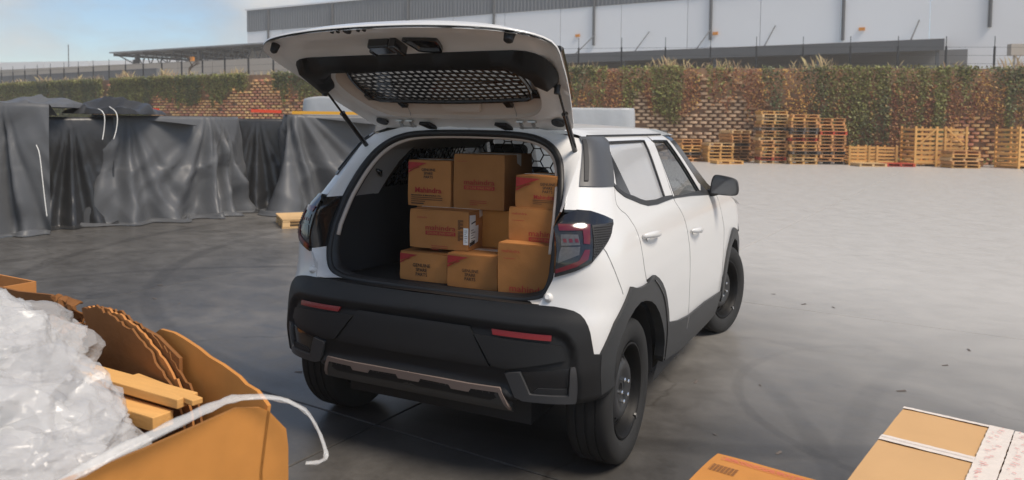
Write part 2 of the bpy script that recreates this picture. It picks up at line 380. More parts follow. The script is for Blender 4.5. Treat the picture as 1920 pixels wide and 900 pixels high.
for i in range(-12, 12):
    for j in range(-4, 13):
        c = GO+ga*((i+.5)*S)+gb*((j+.5)*S); q = c-CAM; r_ = q.dot(R0); d_ = q.dot(F0)
        if d_ < -5 or d_ > 62 or abs(r_) > 6+.75*max(d_, 0) : continue
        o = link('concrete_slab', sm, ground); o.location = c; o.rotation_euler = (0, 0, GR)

# ================================================================== the car
Y0c, Y1c = .1, 2.55
_zw = [(.15, .82), (.25, .848), (.35, .868), (.5, .882), (.7, .886), (.85, .885), (.95, .878), (1.03, .865), (1.09, .845), (1.13, .825), (1.25, .775), (1.40, .71), (1.47, .676), (1.51, .645), (1.55, .50)]
_zr = [(.15, -.30), (.25, -.40), (.32, -.50), (.40, -.565), (.55, -.585), (.68, -.565), (.75, -.545), (.79, -.52), (.86, -.50), (1.0, -.50), (1.14, -.475), (1.20, -.40), (1.45, -.15), (1.55, -.02)]
_zf = [(.15, 3.05), (.3, 3.12), (.5, 3.15), (.7, 3.15), (.85, 3.12), (.95, 3.05), (1.03, 2.9), (1.13, 2.75), (1.55, 2.6)]
def _sm(tab):
    z = np.array([a for a, b in tab]); v = np.array([b for a, b in tab]); zz = np.linspace(z[0], z[-1], 600); vv = np.interp(zz, z, v)
    k = np.exp(-np.linspace(-2, 2, 25)**2); k /= k.sum(); vp = np.concatenate([np.full(12, vv[0]), vv, np.full(12, vv[-1])])
    return zz, np.convolve(vp, k, 'valid')
_W = _sm(_zw); _Rr = _sm(_zr); _Fr = _sm(_zf)
_th = np.linspace(0, np.pi/2, 2001); _cx = np.sin(_th)**.4*.86; _cy = np.cos(_th)**.4*.66
_al = np.concatenate([[0], np.cumsum(np.hypot(np.diff(_cx), np.diff(_cy)))]); SCR = _al[-1]; _cx = _cx/.86; _cy = _cy/.66
CEN = Y0c-SCR                                    # 'sy' of the centre line at the rear; beside the doors sy is simply y
FCEN = Y1c+SCR
def wid(z): return np.interp(z, *_W)
def P(sy, z):
    """outer skin of the right half: sy runs from the middle of the tail round the corner and along the side"""
    s = np.asarray(sy, float)-CEN; z = np.asarray(z, float)
    cx = np.interp(s, _al, _cx); cy = np.interp(s, _al, _cy)
    y = Y0c-(Y0c-np.interp(z, *_Rr))*cy
    y = np.where(s > SCR, Y0c+(s-SCR), y); sf = s-SCR-(Y1c-Y0c)
    cx = np.where(sf > 0, np.interp(SCR-sf, _al, _cx), cx)
    y = np.where(sf > 0, Y1c+(np.interp(z, *_Fr)-Y1c)*np.interp(SCR-sf, _al, _cy), y)
    return np.stack([wid(z)*cx*(1-.012*np.clip((y-1)/2, -1, 1)**2), y, z+0*s], -1)
def PN(sy, z):
    e = 2e-3
    n = np.cross(P(sy+e, z)-P(sy-e, z), P(sy, z+e)-P(sy, np.maximum(z-e, .15)))
    n[np.abs(sy-CEN) < 1e-4, 0] = 0
    return n/np.maximum(np.linalg.norm(n, axis=1, keepdims=True), 1e-9)
def side_mesh(V3, Nn, T, loops, thick, mat, name, mirror):
    """a sheet with an edge turned inwards, on the right (mirror=1), left (-1) or both joined (0)"""
    vs = []; fs = []; nm = []
    def half(sg):
        A = V3.copy(); Nm = Nn.copy(); A[:, 0] *= sg; Nm[:, 0] *= sg; b = len(vs)
        vs.extend(map(tuple, A)); nm.extend(map(tuple, Nm))
        for f in T:
            f = tuple(i+b for i in f); a, b2, c = (np.array(vs[i]) for i in f[:3])
            if np.dot(np.cross(b2-a, c-a), np.array(nm[f[0]])) < 0: f = f[::-1]
            fs.append(f)
        if thick:
            for lp in loops:
                lp2 = [i for k, i in enumerate(lp) if i != lp[k-1]]; n = len(lp2); b1 = len(vs)
                for i in lp2:
                    vs.append(tuple(A[i])); vs.append(tuple(A[i]-Nm[i]*thick)); nm.append(None); nm.append(None)
                area = 0
                for k in range(n):
                    i = lp2[k]; j = lp2[(k+1) % n]
                    if mirror == 0 and abs(A[i][0]) < 1e-4 and abs(A[j][0]) < 1e-4: continue
                    a0, a1, c0, c1 = b1+2*k, b1+2*k+1, b1+2*((k+1) % n), b1+2*((k+1) % n)+1
                    fs.append((a0, a1, c1, c0))
    if mirror >= 0: half(1)
    if mirror <= 0: half(-1)
    me = bpy.data.meshes.new(name); me.from_pydata(vs, [], fs); me.materials.append(mat)
    me.polygons.foreach_set('use_smooth', [True]*len(me.polygons))
    me.update()
    vn = [v.normal.copy() for v in me.vertices]
    try: me.normals_split_custom_set_from_vertices([Vector(nm[i]) if nm[i] is not None else vn[i] for i in range(len(vs))])
    except Exception as ex: print('normals', ex)
    return me
def panel(name, outer, mat, parent, off=0., thick=.015, holes=(), step=.045, mirror=0, disp=None, inset=0.):
    V, T, lp = fill(outer, holes, step)
    base = P(V[:, 0], V[:, 1]); nn = PN(V[:, 0], V[:, 1]); d = np.full(len(V), float(off))
    if disp is not None: d = d+np.array([disp(a, b) for a, b in V])
    A = base+nn*d[:, None]
    if mirror == 0 or True:
        A[np.abs(V[:, 0]-CEN) < 1e-4, 0] = 0
    if disp is not None:                         # normals of the displaced sheet from its own faces
        nn2 = np.zeros_like(nn)
        for f in T:
            n = np.cross(A[f[1]]-A[f[0]], A[f[2]]-A[f[0]]); n *= np.sign(np.dot(n, nn[f[0]])) or 1
            for i in f: nn2[i] += n
        nn2[np.abs(V[:, 0]-CEN) < 1e-4, 0] = 0
        nn = nn2/np.maximum(np.linalg.norm(nn2, axis=1, keepdims=True), 1e-9)
    return link(name, side_mesh(A, nn, T, lp, thick, mat, name, mirror), parent)
def both(name, outer, mat, parent, **k):
    """the same panel once on each side of the car, two objects"""
    par = parent if isinstance(parent, (list, tuple)) else (parent, parent)
    return [panel(name, outer, mat, par[0], mirror=1, **k), panel(name, outer, mat, par[1], mirror=-1, **k)]
def X(p, sg=1): return Vector((p[0]*sg, p[1], p[2]))
def pt(sy, z, off=0, sg=1):
    a = P(np.array([sy]), np.array([z])); n = PN(np.array([sy]), np.array([z])); q = (a+n*off)[0]; return Vector((q[0]*sg, q[1], q[2]))

car = empty('car', (0, 0, 0), 0, 'white five-door hatchback with its tailgate raised over a boot full of boxes', 'car')
# --- traced outlines (sy, z)
rear_edge = [(-.087, 1.281), (-.144, 1.218), (-.10, 1.185), (-.007, 1.157), (.035, 1.115), (.055, 1.069), (.066, 1.01), (.069, .958), (.085, .90), (.115, .837)]
bsm = [(.985, 1.514), (.894, 1.158), (.955, 1.075), (.985, 1.01), (1.006, .94), (1.035, .86), (1.049, .777), (1.056, .62), (1.06, .456)]
fsm = [(2.043, 1.085), (2.094, .955), (2.174, .831), (2.160, .70), (2.149, .601), (2.169, .382)]
arch_o = [(-.40, .614), (-.322, .729), (-.165, .854), (-.10, .838), (-.035, .827), (.05, .821), (.134, .822), (.227, .842), (.30, .815), (.37, .777), (.43, .728), (.475, .673), (.518, .60), (.542, .533)]
arch_i = [(-.312, .50), (-.30, .60), (-.27, .655), (-.20, .715), (-.11, .748), (-.02, .760), (.074, .748), (.165, .725), (.245, .69), (.33, .63), (.394, .565), (.44, .50), (.47, .44), (.478, .37)]
bump_edge = [(-.437, .620), (-.449, .665), (-.461, .707), (-.474, .737), (-.491, .761), (-.514, .781), (-.543, .796), (-.58, .805), (-.622, .811), (-.689, .812)]
lamp_low = [(-.625, .933), (-.534, .961), (-.463, .992), (-.407, 1.044), (-.326, 1.099), (-.258, 1.133), (-.250, 1.152)]
dp = [(-.56, 1.205), (-.555, 1.25), (-.53, 1.31), (-.50, 1.37), (-.465, 1.43), (-.43, 1.48), (-.41, 1.512)]
quarter = [(-.689, .812), (-.66, .87)]+lamp_low+[(-.33, 1.172), (-.429, 1.195), (-.486, 1.203)]+dp+[(.0, 1.514), (.209, 1.514)]+[(.13, 1.44), (.03, 1.36)]+rear_edge+[(.115, .83)]+arch_o[6::-1]+bump_edge
both('quarter_panel', quarter, white, car, thick=.02)
both('sill_panel', [(.55, .53), (1.06, .456), (1.538, .436), (2.147, .382), (2.1, .2), (.5, .2)], linerm, car, off=-.02, thick=0)
# roof: side returns and crown
ys = np.concatenate([np.linspace(-.03, .2, 5), np.linspace(.35, 1.62, 12)])
rows = []
for y in ys:
    ze = 1.545+.012*math.sin(math.pi*min(1, max(0, (y+.03)/1.65)))+(-.012 if y > 1.5 else 0)
    cz = 1.555+.028*math.sin(math.pi*min(1, max(0, (y+.25)/2.2)))
    row = []
    zs = [1.513, 1.522, 1.532, 1.54, 1.55]
    side = [(float(wid(z))*(1-.012*((y-1)/2)**2)*(1 if y > .1 else 1-.03*(.1-y)/.13), z) for z in zs]
    xe = side[-1][0]
    top = [(xe*(1-t), cz-(cz-1.55)*(1-t)**2.2) for t in np.linspace(.12, 1, 9)]
    prof = side+top
    row = [Vector((x, y, z)) for x, z in prof]+[Vector((-x, y, z)) for x, z in prof[-2::-1]]
    rows.append(row)
MB().grid(rows).obj('roof', white, car, smooth=True, fix=True)
for sg in (1, -1):
    MB().tube([pt(y, 1.514, .004, sg) for y in np.linspace(-.30, 1.30, 14)], .006, 6).obj('roof_ditch_strip', sealm, car, smooth=True)
# doors
win_r = [(.165, 1.489), (.811, 1.489), (.746, 1.179), (.60, 1.176), (.45, 1.178), (.36, 1.186), (.285, 1.20), (.20, 1.222), (.092, 1.243), (-.035, 1.276)]
win_f = [(.974, 1.486), (1.301, 1.482), (1.47, 1.31), (1.605, 1.148), (1.3, 1.152), (.941, 1.163)]
rd = rear_edge[::-1]+[(.03, 1.36), (.13, 1.44), (.209, 1.514)]+bsm+[(.778, .49), (.554, .531), (.542, .54)]+arch_o[::-1][1:7]
rdoors = both('rear_door', rd, white, car, holes=[win_r], thick=.025, step=.05)
fd = [(.990, 1.514), (1.335, 1.512), (1.50, 1.365), (1.66, 1.20), (1.80, 1.135), (2.043, 1.085)]+fsm[1:]+[(1.538, .436), (1.065, .456)]+[(a+.005, b) for a, b in bsm[::-1][1:-1]]
fdoors = both('front_door', fd, white, car, holes=[win_f], thick=.025, step=.05)
gp = [(a, b) for a, b in win_r]
panel('window_glass', win_r, blank, rdoors[0], off=-.012, thick=0, mirror=1, step=.08); panel('window_glass', win_r, glass, rdoors[1], off=-.012, thick=0, mirror=-1, step=.08)
for d_, sg in zip(rdoors, (1, -1)):
    panel('window_corner_trim', [(.133, 1.474), (.20, 1.226), (.092, 1.243), (-.035, 1.276), (.09, 1.40)], glossb if sg > 0 else glossb, d_, off=-.007, thick=.006, mirror=sg)
both('window_glass', win_f, glass, fdoors, off=-.012, thick=0, step=.08)
for d_, sg, wn in ((rdoors[0], 1, win_r), (rdoors[1], -1, win_r), (fdoors[0], 1, win_f), (fdoors[1], -1, win_f)):
    MB().tube([pt(a, b, -.004, sg) for a, b in resample(wn, .06)], .006, 6, closed=True).obj('window_seal', sealm, d_, smooth=True)
belt = [(-.106, 1.292), (-.06, 1.268), (.05, 1.235), (.15, 1.213), (.27, 1.183), (.38, 1.163), (.55, 1.155), (.74, 1.157), (.893, 1.158), (.897, 1.176), (.746, 1.182), (.55, 1.180), (.36, 1.190), (.285, 1.204), (.20, 1.226), (.092, 1.247), (-.03, 1.28), (-.09, 1.305)]
both('belt_trim', belt, greyp, rdoors, off=.005, thick=.012, step=.05)
both('belt_trim', [(.899, 1.158), (1.3, 1.14), (1.8, 1.108), (2.03, 1.092), (2.0, 1.112), (1.75, 1.135), (1.60, 1.152), (1.3, 1.156), (.90, 1.168)], greyp, fdoors, off=.005, thick=.012, step=.05)
def handle(par, sy, z, ln, sg):
    m = MB(); rows = []
    n = 10
    for i in range(n+1):
        t = i/n; c = pt(sy+ln*t, z-.018*t, .012+.024*math.sin(math.pi*t)**.6, sg); hw = .017*(.55+.45*math.sin(math.pi*t)**.5); th = .010
        nx = Vector((sg, 0, .12)).normalized(); up = Vector((0, 0, 1))
        rows.append([c+up*hw*math.cos(a)+nx*th*math.sin(a) for a in np.linspace(0, 2*math.pi, 11)])
    m.grid(rows); m.add(rows[0][:-1], [tuple(range(10))]); m.add(rows[-1][:-1], [tuple(range(10))])
    h = m.obj('door_handle', white, par, smooth=True, fix=True)
    c = pt(sy+ln*.62, z-.012, .004, sg)
    k = MB(); k.grid([[pt(sy+ln*.35+a*.035*r, z-.012+b*.022*r, .0045-.004*(r < .9), sg) for a, b in [(math.cos(q), math.sin(q)) for q in np.linspace(0, 2*math.pi, 17)]] for r in (.05, .6, .95)])
    k.obj('handle_recess', white_in, h, smooth=True, fix=True)
for d_, sg in zip(rdoors, (1, -1)): handle(d_, .10, 1.043, .26, sg)
for d_, sg in zip(fdoors, (1, -1)): handle(d_, 1.06, .955, .25, sg)
MB().tube([pt(1.17, .940, .036), pt(1.17, .940, .048)], .010, 12).obj('key_cylinder', chrome, fdoors[0], smooth=30)
for sg in (1, -1):
    for nm_, lin_ in (('door_seam', rear_edge), ('door_seam', bsm), ('fender_seam', fsm), ('bumper_side_seam', [(-.40, 1.048), (-.378, 1.045), (-.348, .99), (-.308, .916), (-.251, .835)]), ('roof_seam', [(.13, 1.44), (.03, 1.36)])):
        MB().tube([pt(a, b, .0002, sg) for a, b in smoothpoly(lin_, 1)], .0016, 4).obj(nm_, seamm, car)
# fender, bonnet, windscreen, front
fend = [(2.05, 1.085), (2.1, .955), (2.18, .831), (2.166, .70), (2.155, .601), (2.194, .40)]+[(2.23, .55), (2.30, .66), (2.42, .745), (2.55, .775), (2.70, .745), (2.85, .63), (2.93, .45), (3.2, .5), (3.3, .80), (3.0, .90), (2.75, 1.0), (2.4, 1.065), (2.2, 1.082)]
both('front_fender', fend, white, car, thick=.02, step=.05)
rows = []
for y in np.linspace(2.02, 2.95, 12):
    ze = np.interp(y, [2.0, 2.4, 2.75, 2.95], [1.09, 1.065, 1.0, .945]); xe = float(P(np.array([min(y, 2.9)]), np.array([ze]))[0][0])
    rows.append([Vector((xe*t, y+.10*(1-t*t), ze+.045*(1-abs(t)**2.5))) for t in np.linspace(-1, 1, 17)])
MB().grid(rows).obj('bonnet', white, car, smooth=True)
rows = []
for k in np.linspace(0, 1, 9):
    z = lerp(1.545, 1.11, k); y = lerp(1.40, 2.06, k); xe = float(wid(min(z, 1.50)))*.985
    rows.append([Vector((xe*t, y+.16*(1-t*t)*(.5+.5*k), z+.02*(1-t*t)*(1-k))) for t in np.linspace(-1, 1, 13)])
MB().grid(rows).obj('windscreen', glassd, car, smooth=True)
both('windscreen_pillar', [(1.335, 1.513), (1.50, 1.368), (1.66, 1.203), (1.80, 1.138), (2.04, 1.088), (2.14, 1.088), (1.90, 1.18), (1.72, 1.285), (1.56, 1.42), (1.45, 1.513)], glossb, car, off=.002, thick=.02, step=.04)
panel('front_bumper', [(2.93, .45), (2.96, .25), (FCEN, .25), (FCEN, .55), (3.2, .52)], greyp, car, off=.01, thick=.03, step=.07)
panel('front_grille', [(3.2, .52), (FCEN, .55), (FCEN, .93), (3.3, .82)], glossb, car, off=0, thick=.03, step=.07)
both('headlamp', [(2.98, .72), (3.28, .70), (3.42, .80), (3.3, .86), (3.05, .84)], clearlens, car, off=.012, thick=.02)
# grey trims
cpil = [(-.43, 1.511), (.20, 1.514), (.11, 1.445), (.02, 1.375), (-.055, 1.32), (-.106, 1.288), (-.30, 1.292), (-.482, 1.297), (-.475, 1.34), (-.455, 1.42)]
for t_, sg in zip(both('quarter_trim', cpil, trimgrey, car, off=.006, thick=.012), (1, -1)):
    panel('trim_slot', [(-.428, 1.496), (-.392, 1.496), (-.405, 1.40), (-.424, 1.316), (-.452, 1.316), (-.442, 1.40)], linerm, t_, off=.012, thick=.012, mirror=sg, step=.03)
archp = arch_o+[(.556, .50), (.535, .36), (.478, .34)]+arch_i[::-1]+[(-.30, .46), (-.39, .44), (-.40, .52)]
for a_ in both('rear_arch_trim', archp, greyp, car, off=.014, thick=.05, step=.035): pass
for sg in (1, -1):
    MB().tube([pt(a, b, .0155, sg) for a, b in smoothpoly([(.214, .822), (.30, .775), (.40, .70), (.47, .59), (.505, .47), (.508, .36)], 2)], .0045, 5).obj('trim_seam', glossb, car, smooth=True)
both('sill_trim', [(.552, .532), (.778, .49), (1.06, .456), (1.538, .436), (2.147, .384), (2.05, .235), (1.808, .235), (1.475, .25), (.932, .28), (.54, .33)], greyp, car, off=.012, thick=.03, step=.05)
both('sill_seam', [(1.026, .458), (1.046, .458), (1.018, .385), (1.0, .385)], glossb, car, off=.0125, thick=.004, step=.05)
farch = [(2.147, .384), (2.16, .45), (2.21, .545), (2.29, .655), (2.41, .740), (2.50, .79), (2.56, .80), (2.72, .765), (2.87, .65), (2.95, .45), (2.90, .42), (2.83, .56), (2.70, .68), (2.56, .715), (2.44, .68), (2.34, .60), (2.27, .50), (2.235, .38), (2.19, .30)]
both('front_arch_trim', farch, greyp, car, off=.016, thick=.05, step=.035)
# --- wheels
def lathe_x(prof, n=64):
    """profile (r, x) turned about the x axis"""
    return [[Vector((x, r*math.cos(2*math.pi*i/n), r*math.sin(2*math.pi*i/n))) for r, x in prof] for i in range(n)]
TR, HW = .334, .102
tprof = [(.215, .070), (.228, .088), (.26, .103), (.295, .104), (.318, .097), (.328, .088), (.333, .076)]
groove = [(.334, .062), (.334, .050), (.327, .048), (.327, .040), (.3345, .038), (.3345, .008), (.3275, .006), (.3275, -.006), (.3345, -.008), (.3345, -.038), (.327, -.040), (.327, -.048), (.334, -.050), (.334, -.062)]
tprof = tprof+groove+[(r, -x) for r, x in tprof[::-1]]
tyre_me = MB().grid(lathe_x(tprof, 72), closed_u=True).mesh('tyre', rubber, smooth=35, fix=True)
rimprof = [(.215, .070), (.221, .082), (.222, .090), (.214, .091), (.206, .084), (.200, .060), (.190, .040), (.183, .020), (.180, -.06), (.20, -.085)]
disc2 = lambda r: np.interp(r, [0, .055, .075, .10, .125, .150, .165, .185], [.052, .052, .060, .068, .066, .048, .036, .022])
oc = [(.184*math.cos(a), .184*math.sin(a)) for a in np.linspace(0, 2*math.pi, 61)[:-1]]
hl = [[(.148*math.cos(b)+.0135*math.cos(a), .148*math.sin(b)+.0135*math.sin(a)) for a in np.linspace(0, 2*math.pi, 11)[:-1]] for b in np.linspace(0, 2*math.pi, 19)[:-1]]
hl.append([(.028*math.cos(a), .028*math.sin(a)) for a in np.linspace(0, 2*math.pi, 17)[:-1]])
V, T, lp = fill(oc, hl, .012)
rr = np.hypot(V[:, 0], V[:, 1]); A3 = np.stack([disc2(rr), V[:, 0], V[:, 1]], 1)
mbr = MB().add(A3, [f if True else f for f in T])
for h in lp[1:]:
    h = [i for k, i in enumerate(h) if i != h[k-1]]; n = len(h); b = len(mbr.v); mbr.v += [tuple(A3[i]) for i in h]+[(A3[i][0]-.006, A3[i][1], A3[i][2]) for i in h]
    mbr.f += [(b+k, b+(k+1) % n, b+n+(k+1) % n, b+n+k) for k in range(n)]
disc_me = mbr.mesh('rim_disc', steel, smooth=40)
rim_me = MB().grid(lathe_x(rimprof, 64), closed_u=True).mesh('rim', barrelm, smooth=40)
nutm = MB()
for k in range(5):
    a = 2*math.pi*k/5+.3; c = Vector((.058, .053*math.cos(a), .053*math.sin(a))); nutm.tube([c, c+Vector((.020, 0, 0)), c+Vector((.024, 0, 0))], [.0095, .0095, .006], 6)
nut_me = nutm.mesh('lug_nuts', chrome, smooth=20)
hub_me = MB().tube([(-.03, 0, 0), (.045, 0, 0), (.05, 0, 0)], [.03, .03, .022], 20).tube([(-.075, 0, 0), (-.03, 0, 0)], [.15, .15], 32).mesh('hub', barrelm, smooth=30)
wt_me = MB().box((.089, .0, 0), (.012, .028, .012)).mesh('balance_weight', chrome)
for x, y, sg, steer, sp in ((.748, 0, 1, 0, .25), (-.748, 0, -1, 0, .9), (.765, 2.50, 1, R(-15), 1.7), (-.765, 2.50, -1, R(-15), .4)):
    wr = bpy.data.objects.new('wheel', None); COL.objects.link(wr); wr.parent = car; wr.location = (x, y, .333)
    wr.rotation_euler = (sp*0, 0, steer if sg > 0 else math.pi+steer)
    for nm_, me in (('tyre', tyre_me), ('rim', rim_me), ('rim_disc', disc_me), ('lug_nuts', nut_me), ('hub', hub_me)):
        o = link(nm_, me, wr); o.rotation_euler = (sp, 0, 0)
        if nm_ == 'lug_nuts': o['kind'] = 'stuff'
    o = link('balance_weight', wt_me, wr); o.location = (0, .214*math.cos(-.9), .214*math.sin(-.9)); o.rotation_euler = (-.9, 0, 0)
# wheel housings and underbody
for y, nm_ in ((0, 'wheel_housing'), (2.50, 'wheel_housing')):
    for sg in (1, -1):
        MB().grid([[Vector((sg*x, y+.40*math.cos(a), .34+.40*math.sin(a))) for a in np.linspace(-.10, math.pi-.30, 21)] for x in (.50, .845)]).add([(sg*.50, y+.40*math.cos(a), .34+.40*math.sin(a)) for a in np.linspace(-.10, math.pi-.30, 21)], [tuple(range(21))]).obj(nm_, linerm, car, smooth=40)
MB().box((0, 1.3, .28), (1.0, 3.3, .10)).box((0, 1.25, .30), (1.56, 1.4, .12)).box((0, -.15, .46), (1.0, .36, .10)).obj('underbody', linerm, car)
MB().bar((-.62, 0, .33), (.62, 0, .33), .09, .09).obj('rear_axle', linerm, car)

# --- rear bumper (right half mirrored into one skin)
def sstep(e0, e1, x):
    t = min(1, max(0, (x-e0)/(e1-e0))); return t*t*(3-2*t)
inner_poly = np.array([(-1.4, .725), (-.60, .715), (-.555, .70), (-.525, .655), (-.512, .60), (-.495, .47), (-.51, .405), (-.56, .398), (-.74, .400), (-.80, .455), (-1.4, .47)])
def sdist(p, poly):
    p = np.array(p); a = poly; b = np.roll(poly, -1, 0); ab = b-a; t = np.clip(((p-a)*ab).sum(1)/(ab*ab).sum(1), 0, 1); d = np.hypot(*(a+ab*t[:, None]-p).T).min()
    return d if pip(p[None], [tuple(q) for q in poly])[0] else -d
def bdisp(a, b):
    return .012-.024*sstep(-.004, .016, sdist((a, b), inner_poly))-.15*max(0, min(1, (.435-b)/.09))**1.6*sstep(-.86, -.72, a)-.06*max(0, min(1, (.40-b)/.06))*sstep(-.72, -.86, a)
bmp = [(CEN, .805), (-.95, .808)]+bump_edge[::-1]+[(-.40, .614), (-.30, .60), (-.29, .50), (-.31, .45), (-.345, .42), (-.40, .385), (-.457, .362), (-.554, .347), (-.688, .354), (-.80, .36), (-1.0, .362), (CEN, .362)]
bumper = panel('rear_bumper', bmp, blackp, car, step=.016, thick=.03, disp=bdisp)
panel('plate_panel', [(CEN, .698), (-.98, .699), (-.872, .545), (CEN, .540)], blackp, bumper, off=.000, thick=.012, step=.03)
for sg in (1, -1):
    panel('corner_insert', [(-.955, .672), (-.62, .663), (-.57, .655), (-.552, .600), (-.60, .59), (-.768, .552), (-.80, .545), (-.862, .552)], blackp, bumper, off=.003, thick=.014, step=.03, mirror=sg)
    panel('reflector', [(-.877, .702), (-.617, .699), (-.616, .676), (-.868, .679)], redrefl, bumper, off=-.001, thick=.012, step=.04, mirror=sg)
    fb = panel('fog_bezel', [(-.80, .53), (-.735, .541), (-.694, .448), (-.534, .450), (-.529, .571), (-.503, .578), (-.489, .453), (-.505, .416), (-.723, .416), (-.758, .428)], bezelm, bumper, off=.006, thick=.02, step=.025, mirror=sg)
    panel('fog_recess', [(-.735, .538), (-.532, .568), (-.533, .45), (-.694, .448)], glossb, fb, off=-.009, thick=0, step=.03, mirror=sg)
    panel('fog_lip', [(-.66, .475), (-.54, .478), (-.54, .452), (-.688, .450)], linerm, fb, off=-.004, thick=.01, step=.03, mirror=sg)
skid = panel('skid_plate', [(CEN, .452), (-.968, .452), (-.822, .458), (-.790, .40), (-.771, .36), (-.93, .362), (CEN, .362)], skidm, bumper, off=.012, thick=.03, step=.03)
panel('bronze_strip', [(CEN, .464), (-.968, .462), (-.82, .466), (-.80, .425), (-.776, .372), (-.79, .372), (-.828, .444), (-.955, .441), (-.965, .424), (-1.05, .424), (-1.062, .441), (-1.205, .443), (-1.215, .426), (CEN, .426)], bronze, skid, off=.016, thick=.01, step=.03)

# --- boot opening
oz = [.78, .82, .95, 1.05, 1.189, 1.32, 1.443, 1.53]; oyy = [-.40, -.395, -.375, -.345, -.275, -.19, -.10, -.045]
loop = smoothpoly([(0, 1.524), (.12, 1.523), (.24, 1.52), (.36, 1.510), (.46, 1.474), (.525, 1.415), (.565, 1.32), (.59, 1.21), (.605, 1.09), (.611, .98), (.608, .89), (.582, .83), (.50, .803), (.42, .797), (.2, .793), (0, .792)], 2)
def oy(z): return float(np.interp(z, oz, oyy))
half = [Vector((x, oy(z), z)) for x, z in loop]
full = half+[X(p, -1) for p in half[-2:0:-1]]
MB().tube(full, .017, 10, closed=True).obj('opening_seal', sealm, car, smooth=True)
def shrink(p, k, dy): return Vector((p.x*(1-k*1.0), p.y+dy, 1.16+(p.z-1.16)*(1-k)))
lipi = [shrink(p, .048, .015) for p in half if p.z > .99]
MB().tube([X(p, -1) for p in lipi[::-1]]+lipi[1:], .011, 8).obj('opening_lip', beige, car, smooth=True)
MB().grid([[shrink(p, .0, .0) for p in full+[full[0]]], [shrink(p, .035, .0) for p in full+[full[0]]], [shrink(p, .045, .05) for p in full+[full[0]]]]).obj('opening_flange', sealm, car, smooth=True)
# jamb from the seal out to the skin
def outer_pt(p):
    z = p.z
    if z > 1.505: return Vector((p.x*1.06, p.y+.005, 1.556))
    zz = max(z, .815); sb = float(np.interp(zz, [.80, .86, .93, 1.15, 1.205, 1.25, 1.31, 1.37, 1.43, 1.48, 1.505], [-.69, -.66, -.62, -.60, -.565, -.555, -.53, -.50, -.465, -.43, -.42]))
    return pt(sb, zz)
for nm_, lo, hi, mt in (('opening_jamb', .80, .955, white_in), ('lamp_flank', .945, 1.20, glossb), ('opening_jamb', 1.19, 1.6, white_in)):
    for sg in (1, -1):
        seg = [p for p in half if lo <= p.z <= hi]
        rows = []
        for p in seg:
            a = p+Vector((.004, 0, 0)); b = outer_pt(p); st = Vector((lerp(a.x, b.x, .35), lerp(a.y, b.y, .25), lerp(a.z, b.z, .3))); st2 = Vector((lerp(a.x, b.x, .65), lerp(a.y, b.y, .85), lerp(a.z, b.z, .7)))
            rows.append([X(q, sg) for q in (a, st, st2, b)])
        if len(rows) > 1: MB().grid(rows).obj(nm_, mt, car, smooth=60)
for sg in (1, -1):
    c = Vector((sg*.625, -.455, .835)); MB().tube([c, c+Vector((sg*.004, -.03, .012)), c+Vector((sg*.005, -.04, .016))], [.022, .020, .010], 14).obj('bump_stop', white, car, smooth=40)
# scuff plate between seal and bumper
scf = MB(); rows = []
xs = np.linspace(-.66, .66, 41)
for x in xs:
    a = Vector((x, -.398, .792)); s_ = CEN+abs(x); b = P(np.array([s_]), np.array([.806]))[0]; b = Vector((x, b[1]-.006, .812))
    row = []
    for t in np.linspace(0, 1, 13):
        q = a.lerp(b, t); q.z += .004*(1 if int(t*12+.01) % 3 == 1 else 0)*(1 if t < .8 else 0)-.01*(t < .1); row.append(q)
    rows.append(row)
scf.grid(rows).obj('sill_scuff_plate', blackp, car, smooth=25)
